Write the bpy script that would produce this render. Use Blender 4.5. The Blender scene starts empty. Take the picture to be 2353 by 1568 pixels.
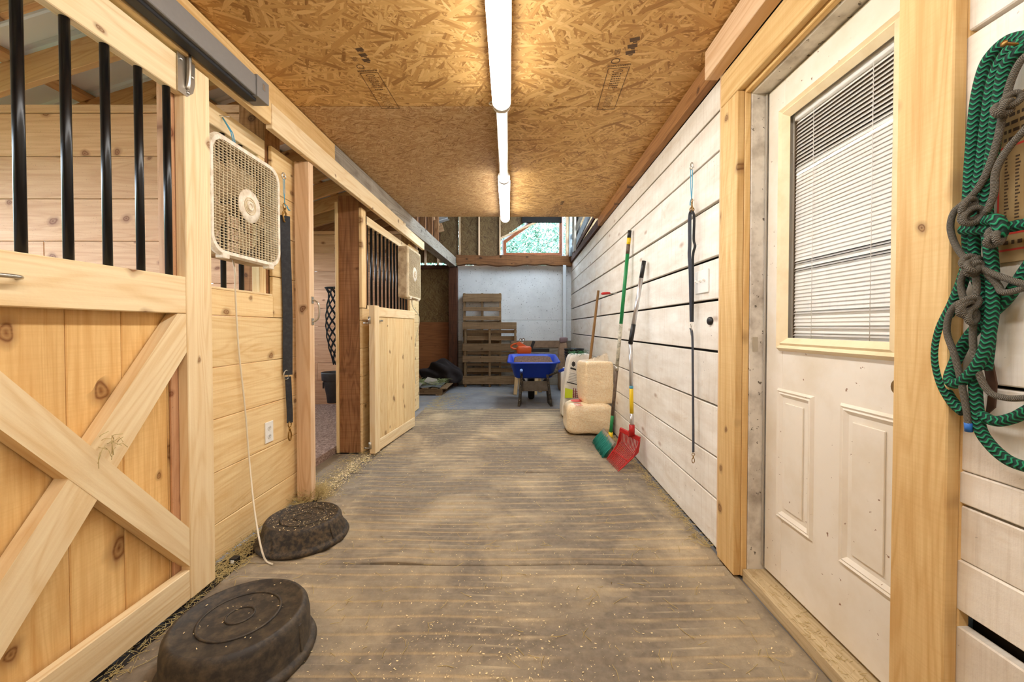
import bpy, math, random
from mathutils import Vector, Matrix
random.seed(7)
C = bpy.context.scene.collection
SC = bpy.context.scene
# ------------------------------------------------------------------ camera
W, H, F = 2353.0, 1568.0, 930.0
CAM_Z, PITCH = 1.13, math.radians(1.0)
VPX, VPY = 1196.0, 752.0
SHX = -(VPX - W / 2) / W
SHY = (F * math.tan(PITCH) - (H / 2 - VPY)) / W
cam = bpy.data.cameras.new('camera')
cam.sensor_width = 36.0
cam.lens = 36.0 * F / W
cam.shift_x, cam.shift_y = SHX, SHY
cam.clip_start = 0.02
cam_o = bpy.data.objects.new('camera', cam)
cam_o.location = (0, 0, CAM_Z)
cam_o.rotation_euler = (math.pi / 2 - PITCH, 0, 0)
C.objects.link(cam_o)
SC.camera = cam_o
# ------------------------------------------------------------------ world, exposure
SC.view_settings.view_transform = 'Standard'
SC.view_settings.look = 'None'
SC.view_settings.gamma = 1.0
SC.view_settings.use_curve_mapping = False
SC.view_settings.exposure = 1.1
world = bpy.data.worlds.new('world')
SC.world = world
world.use_nodes = True
bg = world.node_tree.nodes['Background']
bg.inputs['Color'].default_value = (0.72, 0.86, 1.0, 1)
bg.inputs['Strength'].default_value = 8.0
TUBE = 17.0

# pixel of the photograph -> point on a known plane of the place
def ray(px, py):
    u = (px - W / 2 + SHX * W) / F
    v = -(py - H / 2 - SHY * W) / F
    f = Vector((0, math.cos(PITCH), -math.sin(PITCH)))
    up = Vector((0, math.sin(PITCH), math.cos(PITCH)))
    return f + u * Vector((1, 0, 0)) + v * up
O = Vector((0, 0, CAM_Z))
def atX(px, py, X):
    d = ray(px, py); return O + d * (X / d.x)
def atY(px, py, Y):
    d = ray(px, py); return O + d * (Y / d.y)
def atZ(px, py, Z=0.0):
    d = ray(px, py); return O + d * ((Z - CAM_Z) / d.z)

# ------------------------------------------------------------------ mesh helpers
def V(*a): return Vector(a if len(a) > 1 else a[0])
class MB:
    def __init__(s):
        s.v, s.f, s.g, s.sm = [], [], [], []
        s.dust = None
    def add(s, vs, fs, gs=None, smooth=False):
        b = len(s.v)
        s.v += [tuple(p) for p in vs]
        s.g += [tuple(p) for p in (gs if gs is not None else vs)]
        for f in fs:
            s.f.append([b + i for i in f]); s.sm.append(smooth)
    def obox(s, c, ax, ay, az, hx, hy, hz, ch=0.002, off=None):
        # chamfered oriented box; ax is the grain direction
        ch = min(ch, hx * .45, hy * .45, hz * .45)
        off = off if off is not None else (random.random() * 20, random.random() * 20, random.random() * 20)
        vs, gs = [], []
        idx = {}
        for i, sx in enumerate((-1, 1)):
            for j, sy in enumerate((-1, 1)):
                for k, sz in enumerate((-1, 1)):
                    for m in range(3):
                        l = [sx * (hx - (0 if m == 0 else ch)), sy * (hy - (0 if m == 1 else ch)), sz * (hz - (0 if m == 2 else ch))]
                        idx[(i, j, k, m)] = len(vs)
                        vs.append(c + ax * l[0] + ay * l[1] + az * l[2])
                        gs.append((l[0] + off[0], l[1] + off[1], l[2] + off[2]))
        fs = []
        I = lambda i, j, k, m: idx[(i, j, k, m)]
        for i in (0, 1):
            q = [I(i, 0, 0, 0), I(i, 1, 0, 0), I(i, 1, 1, 0), I(i, 0, 1, 0)]; fs.append(q if i else q[::-1])
            q = [I(0, i, 0, 1), I(0, i, 1, 1), I(1, i, 1, 1), I(1, i, 0, 1)]; fs.append(q if i else q[::-1])
            q = [I(0, 0, i, 2), I(1, 0, i, 2), I(1, 1, i, 2), I(0, 1, i, 2)]; fs.append(q if i else q[::-1])
        for a in (0, 1):
            for b in (0, 1):
                q = [I(a, b, 0, 0), I(a, b, 1, 0), I(a, b, 1, 1), I(a, b, 0, 1)]; fs.append(q if a == b else q[::-1])
                q = [I(a, 0, b, 0), I(a, 0, b, 2), I(a, 1, b, 2), I(a, 1, b, 0)]; fs.append(q if a == b else q[::-1])
                q = [I(0, a, b, 1), I(1, a, b, 1), I(1, a, b, 2), I(0, a, b, 2)]; fs.append(q if a == b else q[::-1])
        for i in (0, 1):
            for j in (0, 1):
                for k in (0, 1):
                    q = [I(i, j, k, 0), I(i, j, k, 1), I(i, j, k, 2)]
                    fs.append(q if (i + j + k) % 2 else q[::-1])
        s.add(vs, fs, gs)
        return s
    def box(s, x0, x1, y0, y1, z0, z1, grain='x', ch=0.002):
        c = V((x0 + x1) / 2, (y0 + y1) / 2, (z0 + z1) / 2)
        h = [abs(x1 - x0) / 2, abs(y1 - y0) / 2, abs(z1 - z0) / 2]
        E = [V(1, 0, 0), V(0, 1, 0), V(0, 0, 1)]
        g = 'xyz'.index(grain)
        o = [i for i in range(3) if i != g]
        if h[o[0]] < h[o[1]]: o = o[::-1]
        ax, ay = E[g], E[o[0]]
        az = ax.cross(ay)
        return s.obox(c, ax, ay, az, h[g], h[o[0]], h[o[1]], ch)
    def beam(s, A, B, w, t, side=(0, 0, 1), ch=0.002):
        A, B = V(A), V(B)
        ax = (B - A); L = ax.length; ax = ax / L
        sd = V(side); ay = (sd - ax * sd.dot(ax)).normalized(); az = ax.cross(ay)
        return s.obox((A + B) / 2, ax, ay, az, L / 2, w / 2, t / 2, ch)
    def tube(s, pts, r, seg=10, cap=True, flat=None, closed=False, up=None):
        pts = [V(p) for p in pts]
        n = len(pts)
        rs = r if isinstance(r, (list, tuple)) else [r] * n
        tang = []
        for i in range(n):
            a = pts[(i - 1) % n] if (closed or i > 0) else pts[i]
            b = pts[(i + 1) % n] if (closed or i < n - 1) else pts[i]
            t = b - a
            tang.append(t.normalized() if t.length > 1e-9 else V(0, 0, 1))
        ref = V(up) if up is not None else (V(0, 0, 1) if abs(tang[0].z) < .9 else V(1, 0, 0))
        N = (ref - tang[0] * ref.dot(tang[0])).normalized()
        vs, gs, fs = [], [], []
        d = 0.0; o = random.random() * 9
        for i in range(n):
            if i: d += (pts[i] - pts[i - 1]).length
            N = (N - tang[i] * N.dot(tang[i]))
            N = N.normalized() if N.length > 1e-6 else V(1, 0, 0)
            Bn = tang[i].cross(N)
            for k in range(seg):
                a = 2 * math.pi * k / seg
                fx, fy = (rs[i], rs[i]) if flat is None else (rs[i], rs[i] * flat)
                vs.append(pts[i] + N * math.cos(a) * fx + Bn * math.sin(a) * fy)
                gs.append((d + o, rs[i] * math.cos(a), rs[i] * math.sin(a)))
        m = n if closed else n - 1
        for i in range(m):
            for k in range(seg):
                i2 = (i + 1) % n
                fs.append([i * seg + k, i * seg + (k + 1) % seg, i2 * seg + (k + 1) % seg, i2 * seg + k])
        s.add(vs, fs, gs, True)
        if cap and not closed:
            b = len(s.v) - n * seg
            s.f.append([b + k for k in range(seg)][::-1]); s.sm.append(False)
            s.f.append([b + (n - 1) * seg + k for k in range(seg)]); s.sm.append(False)
        return s
    def lathe(s, prof, c=(0, 0, 0), axis=(0, 0, 1), seg=32, sx=1.0, sy=1.0, smooth=True):
        c = V(c); az = V(axis).normalized()
        ref = V(1, 0, 0) if abs(az.x) < .9 else V(0, 1, 0)
        ax = (ref - az * ref.dot(az)).normalized(); ay = az.cross(ax)
        vs, fs = [], []
        n = len(prof)
        for (r, z) in prof:
            for k in range(seg):
                a = 2 * math.pi * k / seg
                vs.append(c + ax * (r * sx * math.cos(a)) + ay * (r * sy * math.sin(a)) + az * z)
        for i in range(n - 1):
            for k in range(seg):
                fs.append([i * seg + k, i * seg + (k + 1) % seg, (i + 1) * seg + (k + 1) % seg, (i + 1) * seg + k])
        s.add(vs, fs, None, smooth)
        b = len(s.v) - n * seg
        if prof[0][0] > 1e-5: s.f.append([b + k for k in range(seg)][::-1]); s.sm.append(False)
        if prof[-1][0] > 1e-5: s.f.append([b + (n - 1) * seg + k for k in range(seg)]); s.sm.append(False)
        return s
    def prism(s, poly, o, ax, ay, az, t, smooth=False):
        # poly in (ax, ay) coordinates extruded t along az
        o, ax, ay, az = V(o), V(ax), V(ay), V(az)
        n = len(poly)
        vs = [o + ax * p[0] + ay * p[1] for p in poly] + [o + ax * p[0] + ay * p[1] + az * t for p in poly]
        gs = [(p[0], p[1], 0) for p in poly] + [(p[0], p[1], t) for p in poly]
        fs = [list(range(n))[::-1], list(range(n, 2 * n))]
        for i in range(n):
            fs.append([i, (i + 1) % n, n + (i + 1) % n, n + i])
        s.add(vs, fs, gs, smooth)
        return s
    def grid(s, fn, nu, nv, smooth=True, gfn=None):
        vs = [fn(i / (nu - 1), j / (nv - 1)) for j in range(nv) for i in range(nu)]
        fs = [[j * nu + i, j * nu + i + 1, (j + 1) * nu + i + 1, (j + 1) * nu + i] for j in range(nv - 1) for i in range(nu - 1)]
        gs = None if gfn is None else [gfn(i / (nu - 1), j / (nv - 1)) for j in range(nv) for i in range(nu)]
        s.add(vs, fs, gs, smooth)
        return s
    def mesh(s, name):
        me = bpy.data.meshes.new(name)
        me.from_pydata(s.v, [], s.f)
        a = me.attributes.new('gc', 'FLOAT_VECTOR', 'POINT')
        a.data.foreach_set('vector', [x for p in s.g for x in p])
        if s.dust is not None:
            d = me.attributes.new('dust', 'FLOAT', 'POINT')
            d.data.foreach_set('value', s.dust)
        me.polygons.foreach_set('use_smooth', s.sm)
        me.update()
        return me
    def build(s, name, mat, parent=None, local=False, **kw):
        o = bpy.data.objects.new(name, s.mesh(name))
        if mat: o.data.materials.append(mat)
        C.objects.link(o)
        if parent is not None:
            o.parent = parent
            if not local: o.matrix_parent_inverse = PINV[parent.name]
        tag(o, **kw)
        return o
PINV = {}
def tag(o, label=None, cat=None, group=None, kind=None):
    if label: o['label'] = label
    if cat: o['category'] = cat
    if group: o['group'] = group
    if kind: o['kind'] = kind
    PINV[o.name] = Matrix.Identity(4)
    return o
def thing(name, label=None, cat=None, loc=(0, 0, 0), rot=(0, 0, 0), group=None, kind=None, parent=None):
    o = bpy.data.objects.new(name, None)
    o.empty_display_size = .05
    o.location = loc; o.rotation_euler = rot
    C.objects.link(o)
    tag(o, label, cat, group, kind)
    from mathutils import Euler
    m = Matrix.Translation(V(loc)) @ Euler(rot).to_matrix().to_4x4()
    PINV[o.name] = m.inverted()
    if parent is not None:
        o.parent = parent; o.matrix_parent_inverse = PINV[parent.name]
    return o
def plank(name, x0, x1, y0, y1, z0, z1, grain, mat, parent=None, ch=0.003, **kw):
    return MB().box(x0, x1, y0, y1, z0, z1, grain, ch).build(name, mat, parent, **kw)
def bez(pts, n=8):
    # Catmull-Rom through points
    pts = [V(p) for p in pts]
    out = []
    for i in range(len(pts) - 1):
        p0 = pts[max(i - 1, 0)]; p1 = pts[i]; p2 = pts[i + 1]; p3 = pts[min(i + 2, len(pts) - 1)]
        for k in range(n):
            t = k / n
            out.append(0.5 * ((2 * p1) + (p2 - p0) * t + (2 * p0 - 5 * p1 + 4 * p2 - p3) * t * t + (3 * p1 - p0 - 3 * p2 + p3) * t ** 3))
    out.append(pts[-1])
    return out
def copy_tree(root, loc, rot=None, label=None, group=None):
    r = root.copy(); C.objects.link(r); r.location = loc
    if rot is not None: r.rotation_euler = rot
    if label: r['label'] = label
    if group: r['group'] = group
    for ch in list(root.children):
        c = ch.copy(); C.objects.link(c); c.parent = r
        for g in list(ch.children):
            d = g.copy(); C.objects.link(d); d.parent = c
    return r

# ------------------------------------------------------------------ materials
def srgb(r, g, b):
    f = lambda c: (c / 255 / 12.92) if c / 255 <= .04045 else ((c / 255 + .055) / 1.055) ** 2.4
    return (f(r), f(g), f(b), 1)
class NT:
    def __init__(s, name):
        s.m = bpy.data.materials.new(name); s.m.use_nodes = True
        s.t = s.m.node_tree; s.b = s.t.nodes['Principled BSDF']
        s.out = s.t.nodes['Material Output']
    def n(s, typ, **p):
        nd = s.t.nodes.new(typ)
        for k, v in p.items(): setattr(nd, k, v)
        return nd
    def set(s, sock, v):
        if v is None: return
        if isinstance(v, bpy.types.NodeSocket): s.t.links.new(v, sock)
        elif isinstance(v, (tuple, list)) and len(v) == 3 and sock.type == 'RGBA': sock.default_value = (*v, 1)
        else: sock.default_value = v
    def attr(s, name='gc', out='Vector'):
        return s.n('ShaderNodeAttribute', attribute_name=name).outputs[out]
    def map(s, vec, scale=(1, 1, 1), rot=(0, 0, 0), loc=(0, 0, 0)):
        nd = s.n('ShaderNodeMapping'); s.set(nd.inputs['Vector'], vec)
        nd.inputs['Scale'].default_value = scale; nd.inputs['Rotation'].default_value = rot; nd.inputs['Location'].default_value = loc
        return nd.outputs[0]
    def noise(s, vec, scale=5, detail=2, rough=.5, dist=0, out='Fac'):
        nd = s.n('ShaderNodeTexNoise'); s.set(nd.inputs['Vector'], vec)
        for k, v in (('Scale', scale), ('Detail', detail), ('Roughness', rough), ('Distortion', dist)): s.set(nd.inputs[k], v)
        return nd.outputs[out]
    def vor(s, vec, scale=5, dims='2D', feature='F1', rnd=1.0):
        nd = s.n('ShaderNodeTexVoronoi', voronoi_dimensions=dims, feature=feature); s.set(nd.inputs['Vector'], vec)
        s.set(nd.inputs['Scale'], scale); s.set(nd.inputs['Randomness'], rnd)
        return nd.outputs
    def ramp(s, fac, *stops):
        nd = s.n('ShaderNodeValToRGB'); s.set(nd.inputs[0], fac)
        e = nd.color_ramp.elements
        while len(e) < len(stops): e.new(0.5)
        for el, (p, c) in zip(e, stops):
            el.position = p
            el.color = c if isinstance(c, tuple) and len(c) == 4 else ((c, c, c, 1) if not isinstance(c, tuple) else (*c, 1))
        return nd.outputs[0]
    def mix(s, fac, a, b, blend='MIX'):
        nd = s.n('ShaderNodeMix', data_type='RGBA', blend_type=blend)
        s.set(nd.inputs[0], fac); s.set(nd.inputs[6], a); s.set(nd.inputs[7], b)
        return nd.outputs[2]
    def math(s, op, a, b=None, c=None, clamp=False):
        nd = s.n('ShaderNodeMath', operation=op, use_clamp=clamp); s.set(nd.inputs[0], a); s.set(nd.inputs[1], b)
        if c is not None: s.set(nd.inputs[2], c)
        return nd.outputs[0]
    def sep(s, v, cls='ShaderNodeSeparateXYZ'):
        nd = s.n(cls); s.set(nd.inputs[0], v); return nd.outputs
    def bump(s, h, strength=.3, dist=.01):
        nd = s.n('ShaderNodeBump'); s.set(nd.inputs['Height'], h); s.set(nd.inputs['Strength'], strength); s.set(nd.inputs['Distance'], dist)
        s.t.links.new(nd.outputs[0], s.b.inputs['Normal'])
    def rnd(s): return s.n('ShaderNodeObjectInfo').outputs['Random']
    def fin(s, col=None, rough=None, metal=None, spec=None, trans=None, ior=None, coat=None):
        for k, v in (('Base Color', col), ('Roughness', rough), ('Metallic', metal), ('Specular IOR Level', spec), ('Transmission Weight', trans), ('IOR', ior), ('Coat Weight', coat)):
            if v is not None: s.set(s.b.inputs[k], v)
        return s.m
def wood(name, light, dark, knot=(120, 72, 30), rough=.62, knots=.45, var=.16, rings=.5, saw=0.0, grain=1.0, speck=0.0, ksize=1.0):
    t = NT(name); gc = t.attr()
    n1 = t.noise(t.map(gc, (2.0, 46, 46)), 1.0, 5, .65, .4)
    n2 = t.noise(t.map(gc, (.55, 5.5, 5.5)), 1.0, 2, .5, .6)
    rg = t.math('MULTIPLY_ADD', t.math('SINE', t.math('MULTIPLY', n2, 95.0)), .5, .5)
    rg = t.math('POWER', rg, 2.5)
    f = t.math('ADD', t.math('MULTIPLY', t.ramp(n1, (.3, 0.0), (.72, 1.0)), 1 - rings * .6), t.math('MULTIPLY', rg, rings * .6))
    col = t.mix(t.math('MULTIPLY', f, grain, clamp=True), srgb(*light), srgb(*dark))
    big = t.noise(t.map(gc, (.8, 3, 3)), 1.3, 2, .5, 0)
    col = t.mix(t.math('MULTIPLY', t.ramp(big, (.45, 0.0), (.75, 1.0)), .35), col, srgb(*dark))
    if knots > 0:
        warp = t.mix(.03, gc, t.noise(gc, 9, 2, .5, 0, 'Color'), 'LINEAR_LIGHT')
        vo = t.vor(t.map(warp, (4.2, 5.4, 1)), 1.0)
        sel = t.math('GREATER_THAN', t.sep(vo['Color'])[0], 1 - knots)
        d = t.math('DIVIDE', vo['Distance'], t.math('MULTIPLY_ADD', t.sep(vo['Color'])[1], .8 * ksize, .35 * ksize))
        k = t.math('MULTIPLY', t.ramp(d, (.0, 1.0), (.045, .6), (.075, .95), (.1, .45), (.19, 0.0)), sel)
        col = t.mix(k, col, srgb(*knot))
    if saw > 0:
        sw = t.noise(t.map(gc, (160, 3, 3)), 1.0, 1, .5, 0)
        col = t.mix(t.math('MULTIPLY', t.ramp(sw, (.4, 0.0), (.7, 1.0)), saw), col, srgb(*dark))
    if speck > 0:
        sp = t.noise(gc, 150, 2, .6, 0)
        col = t.mix(t.math('MULTIPLY', t.ramp(sp, (.66, 0.0), (.72, 1.0)), speck), col, srgb(70, 48, 30))
    hs = t.n('ShaderNodeHueSaturation'); t.set(hs.inputs['Color'], col)
    t.set(hs.inputs['Value'], t.math('MULTIPLY_ADD', t.rnd(), var, 1 - var * .6))
    t.bump(t.math('ADD', f, t.noise(gc, 60, 3, .6)), .12 + saw * .3, .004)
    return t.fin(hs.outputs[0], rough, spec=.3)
def osb(name, tint=1.0, scale=1.0, base=(194, 146, 82), lightc=(222, 178, 110), darkc=(142, 97, 46)):
    t = NT(name); gc = t.attr()
    warp = t.mix(.004, gc, t.noise(gc, 14, 2, .5, 0, 'Color'), 'LINEAR_LIGHT')
    col = t.ramp(t.noise(t.map(gc, (30, 60, 30)), 1, 3, .6), (.25, srgb(*darkc)), (.6, srgb(*base)))
    hgt = t.noise(gc, 40, 2, .5)
    layers = [(.2, 11, 90, .30), (1.25, 12, 95, .35), (2.3, 10, 80, .4), (.75, 9, 72, .5), (1.8, 10, 84, .55), (2.75, 9, 64, .58), (.45, 7, 50, .66), (1.5, 6.5, 44, .72), (2.1, 5.5, 34, .80), (.95, 5, 30, .85)]
    for i, (a, sx, sy, th) in enumerate(layers):
        mp = t.n('ShaderNodeMapping', vector_type='POINT')
        r = t.n('ShaderNodeVectorRotate', rotation_type='Z_AXIS'); t.set(r.inputs['Vector'], warp); r.inputs['Angle'].default_value = a
        vo = t.vor(t.map(r.outputs[0], (sx * scale, sy * scale, 1), loc=(i * 3.7, i * 5.1, 0)), 1.0)
        c3 = t.sep(vo['Color'])
        m = t.math('MULTIPLY', t.math('GREATER_THAN', c3[0], th), t.ramp(vo['Distance'], (.55, 1.0), (.75, 0.0)))
        gr = t.noise(t.map(r.outputs[0], (12 * scale, 160 * scale, 1), loc=(i, 0, 0)), 1, 2, .5)
        sc = t.ramp(t.math('ADD', t.math('MULTIPLY', c3[1], .72), t.math('MULTIPLY', gr, .28)), (.06, srgb(*darkc)), (.3, srgb(*base)), (.66, srgb(*lightc)), (.95, srgb(min(255, lightc[0] + 18), min(255, lightc[1] + 22), lightc[2] + 26)))
        col = t.mix(m, col, sc)
        hgt = t.mix(m, hgt, c3[2])
    if tint != 1.0: col = t.mix(1.0, col, (tint, tint, tint, 1), 'MULTIPLY')
    t.bump(hgt, .35, .003)
    return t.fin(col, .55, spec=.35)
def plain(name, col, rough=.5, metal=0.0, spec=.5, var=0.0, vscale=20, dirt=None, dirtf=.5, dscale=8, bump=0.0):
    t = NT(name); c = srgb(*col)
    gc = t.attr()
    if var > 0:
        c2 = tuple(max(0, x * (1 - var)) for x in c[:3]) + (1,)
        c = t.mix(t.noise(gc, vscale, 4, .6), c2, c)
    if dirt:
        c = t.mix(t.math('MULTIPLY', t.ramp(t.noise(gc, dscale, 5, .65), (.42, 0.0), (.68, 1.0)), dirtf), c, srgb(*dirt))
    if bump > 0: t.bump(t.noise(gc, vscale * 2, 4, .6), bump, .004)
    return t.fin(c, rough, metal, spec)
def emit(name, col, strength):
    t = NT(name)
    t.b.inputs['Base Color'].default_value = (.9, .9, .9, 1)
    t.b.inputs['Emission Color'].default_value = (*col, 1)
    t.b.inputs['Emission Strength'].default_value = strength
    return t.m
def glass(name, tint=(1, 1, 1), rough=0.0, mul=1.0):
    t = NT(name)
    tr = t.n('ShaderNodeBsdfTransparent'); tr.inputs[0].default_value = (*tint, 1)
    gl = t.n('ShaderNodeBsdfGlossy'); gl.inputs['Roughness'].default_value = rough
    fr = t.n('ShaderNodeFresnel'); fr.inputs[0].default_value = 1.5
    mx = t.n('ShaderNodeMixShader')
    front = t.math('SUBTRACT', 1.0, t.n('ShaderNodeNewGeometry').outputs['Backfacing'])
    t.set(mx.inputs[0], t.math('MULTIPLY', t.math('MULTIPLY', fr.outputs[0], front), mul, clamp=True))
    t.t.links.new(tr.outputs[0], mx.inputs[1]); t.t.links.new(gl.outputs[0], mx.inputs[2])
    t.t.links.new(mx.outputs[0], t.out.inputs['Surface'])
    return t.m

def film(name, col, cover):
    t = NT(name)
    tr = t.n('ShaderNodeBsdfTransparent'); mx = t.n('ShaderNodeMixShader'); mx.inputs[0].default_value = cover
    t.b.inputs['Base Color'].default_value = srgb(*col); t.b.inputs['Roughness'].default_value = .2
    t.t.links.new(tr.outputs[0], mx.inputs[1]); t.t.links.new(t.b.outputs[0], mx.inputs[2])
    t.t.links.new(mx.outputs[0], t.out.inputs['Surface'])
    return t.m

M = {}
M['pine'] = wood('pine_yellow', (244, 219, 168), (219, 178, 119), rings=.55, saw=.12, knots=.4)
M['pine2'] = wood('pine_door_board', (240, 204, 142), (208, 158, 92), (112, 64, 26), rings=.35, saw=.18, knots=.55, ksize=1.7)
M['rail'] = wood('spruce_rail', (246, 226, 186), (224, 190, 138), rings=.6, knots=.3, var=.08)
M['pink'] = wood('fir_pinkish_board', (224, 180, 142), (192, 142, 104), (120, 66, 38), rings=.4, knots=.5, speck=.35)
M['stud'] = wood('fir_stud', (236, 206, 170), (210, 168, 126), (110, 62, 34), rings=.7, knots=.25, var=.1)
M['oldpost'] = wood('brown_rough_post', (178, 128, 84), (112, 72, 42), (58, 32, 16), rings=.7, knots=.5, rough=.8, saw=.3)
M['darkpost'] = wood('dark_old_post', (96, 58, 34), (48, 26, 15), (24, 13, 8), rings=.6, knots=.4, rough=.85, saw=.3)
M['weath'] = wood('weathered_grey_beam', (172, 162, 146), (116, 104, 90), (70, 60, 50), rings=.7, knots=.3, rough=.85, saw=.35)
M['timber'] = wood('brown_plate_timber', (178, 128, 78), (128, 84, 44), (66, 36, 16), rings=.6, knots=.4)
M['hemlock'] = wood('rough_hemlock_casing', (240, 208, 150), (206, 160, 96), (104, 60, 26), rings=.5, saw=.16, knots=.45)
M['pallet'] = wood('pallet_wood', (156, 126, 92), (102, 78, 52), (60, 38, 22), rings=.5, knots=.35, var=.4, rough=.8, saw=.3)
M['rafter'] = wood('rafter_wood', (214, 172, 128), (176, 128, 84), (90, 50, 26), rings=.7, knots=.35)
M['broomwood'] = wood('tool_handle_wood', (168, 128, 78), (120, 84, 46), rings=.5, knots=0)
M['sill'] = wood('threshold_wood', (214, 194, 156), (176, 150, 110), rings=.6, knots=.1, speck=.5)
M['beam'] = wood('hewn_brown_beam', (150, 102, 60), (92, 56, 30), (40, 22, 12), rings=.7, knots=.5, rough=.8, saw=.3)
M['osb'] = osb('osb_ceiling', .92, 1.3)
M['osb_fine'] = osb('osb_ceiling_fine', .84, 2.6, base=(190, 146, 94), lightc=(216, 178, 126), darkc=(140, 98, 58))
M['osb_wall'] = osb('osb_wall', .24, 1.8)  # tinted well below the ceiling sheets; loft shade is put into the colour
M['ply'] = wood('brown_plywood', (150, 96, 56), (118, 70, 38), rings=.6, knots=.1, rough=.5)

def white_plank():
    t = NT('whitewashed_plank'); gc = t.attr()
    base = t.ramp(t.noise(t.map(gc, (1, 4, 4)), 3, 4, .6), (.3, srgb(226, 216, 202)), (.7, srgb(246, 241, 232)))
    saw = t.noise(t.map(gc, (60, 2.5, 2.5), rot=(0, 0, .35)), 1.5, 3, .6, .3)
    col = t.mix(t.math('MULTIPLY', t.ramp(saw, (.5, 0.0), (.75, 1.0)), .30), base, srgb(190, 174, 152))
    st = t.noise(t.map(gc, (2, 5, 5)), 1.4, 5, .7, .4)
    col = t.mix(t.math('MULTIPLY', t.ramp(st, (.58, 0.0), (.8, 1.0)), .5), col, srgb(190, 160, 118))
    sp = t.noise(t.map(gc, (1, 1, 1)), 46, 3, .6)
    col = t.mix(t.ramp(sp, (.70, 0.0), (.76, .8)), col, srgb(96, 72, 52))
    pt = t.vor(t.map(gc, (2.4, 6, 1)), 1.0)
    pk = t.math('MULTIPLY', t.math('GREATER_THAN', t.sep(pt['Color'])[0], .86), t.ramp(pt['Distance'], (.03, 1.0), (.12, 0.0)))
    col = t.mix(t.math('MULTIPLY', pk, .6), col, srgb(150, 110, 74))
    hs = t.n('ShaderNodeHueSaturation'); t.set(hs.inputs['Color'], col); t.set(hs.inputs['Value'], t.math('MULTIPLY_ADD', t.rnd(), .08, .95))
    t.bump(t.math('ADD', saw, t.noise(gc, 90, 3, .6)), .3, .004)
    return t.fin(hs.outputs[0], .6, spec=.3)
M['white'] = white_plank()
def paint(name, col, chip, stain, sscale=5, amt=.5, chipth=.72, rough=.45):
    t = NT(name); gc = t.attr()
    c = t.mix(t.math('MULTIPLY', t.ramp(t.noise(gc, sscale, 5, .6), (.45, 0.0), (.75, 1.0)), amt), srgb(*col), srgb(*stain))
    c = t.mix(t.ramp(t.noise(gc, 38, 3, .6), (chipth, 0.0), (chipth + .03, .9)), c, srgb(*chip))
    return t.fin(c, rough, spec=.4)
M['door_white'] = paint('door_white_paint', (238, 230, 216), (128, 84, 48), (216, 200, 172), 4, .65, .695)
M['jamb_white'] = paint('worn_white_jamb', (226, 220, 210), (92, 82, 70), (150, 138, 124), 9, .9, .66, .6)
M['cream'] = paint('cream_window_frame', (240, 222, 184), (130, 100, 66), (216, 188, 138), 10, .6, .78)
M['white_board'] = paint('speckled_white_sheathing', (222, 222, 220), (84, 80, 76), (190, 190, 188), 3, .6, .655, .6)
M['plastic_white'] = plain('white_plastic', (240, 238, 232), .35)
M['fan_white'] = plain('dusty_fan_plastic', (238, 228, 210), .5, dirt=(176, 150, 108), dirtf=.6, dscale=30)
M['fan_grille'] = plain('dusty_fan_grille', (226, 210, 176), .7, dirt=(176, 148, 104), dirtf=.7, dscale=14)
M['fan_side'] = plain('dusty_fan_side', (190, 166, 130), .7, dirt=(126, 96, 62), dirtf=.8, dscale=16)
M['fan_dark'] = plain('fan_inside', (70, 58, 44), .8)
M['bar'] = plain('black_steel_bar', (16, 17, 20), .28, .3, .6)
M['track'] = plain('grey_painted_track', (140, 138, 136), .42, .25, .5, var=.15, vscale=60)
M['track_dark'] = plain('track_channel', (40, 40, 42), .5, .4)
M['zinc'] = plain('zinc_plate', (196, 190, 178), .28, .9, .5, var=.2, vscale=30)
M['steel'] = plain('bright_steel', (206, 206, 204), .25, .9)
M['brass'] = plain('brass_snap', (150, 116, 62), .35, .85)
M['webbing'] = plain('black_webbing', (36, 38, 44), .75, dirt=(70, 70, 74), dirtf=.4, dscale=40)
M['webbing_grey'] = plain('grey_webbing', (72, 78, 92), .75, dirt=(100, 100, 104), dirtf=.4, dscale=40)
M['twine'] = plain('blue_twine', (86, 168, 206), .7)
M['cord'] = plain('beige_cord', (226, 214, 190), .5)
M['pan'] = plain('black_rubber_pan', (56, 51, 48), .6, dirt=(108, 94, 74), dirtf=.55, dscale=30, bump=.3, var=.4)
M['pan2'] = plain('dusty_rubber_pan', (48, 42, 37), .7, dirt=(114, 94, 66), dirtf=.7, dscale=45, bump=.4, var=.4)
M['black'] = plain('black_plastic', (22, 22, 24), .45)
M['grey_rubber'] = plain('grey_black_bucket', (58, 58, 60), .6, dirt=(90, 88, 84), dirtf=.4)
M['red'] = plain('red_plastic', (190, 28, 26), .4, var=.15)
M['green'] = plain('green_paint', (22, 132, 72), .45)
M['bristle'] = plain('teal_bristle', (20, 132, 116), .7, var=.4, vscale=90)
M['yellow'] = plain('yellow_plastic', (236, 200, 30), .5)
M['alu'] = plain('aluminium_tube', (206, 206, 208), .3, .85)
M['worn'] = plain('worn_pole', (206, 200, 180), .6, dirt=(80, 76, 66), dirtf=.8, dscale=40)
M['brownpole'] = plain('worn_brown_pole', (92, 74, 60), .6, dirt=(140, 120, 100), dirtf=.5, dscale=50)
M['blue'] = plain('blue_tray', (16, 58, 176), .35, spec=.5)
M['barrow_metal'] = plain('dusty_black_steel', (44, 40, 36), .6, .3, dirt=(120, 106, 86), dirtf=.5, dscale=25)
M['load'] = plain('barrow_load', (150, 116, 98), .95, var=.6, vscale=70, dirt=(52, 40, 40), dirtf=.7, dscale=40, bump=1.0)
M['tyre'] = plain('tyre_rubber', (22, 22, 22), .8)
M['orange'] = plain('orange_plastic', (206, 84, 30), .4)
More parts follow.
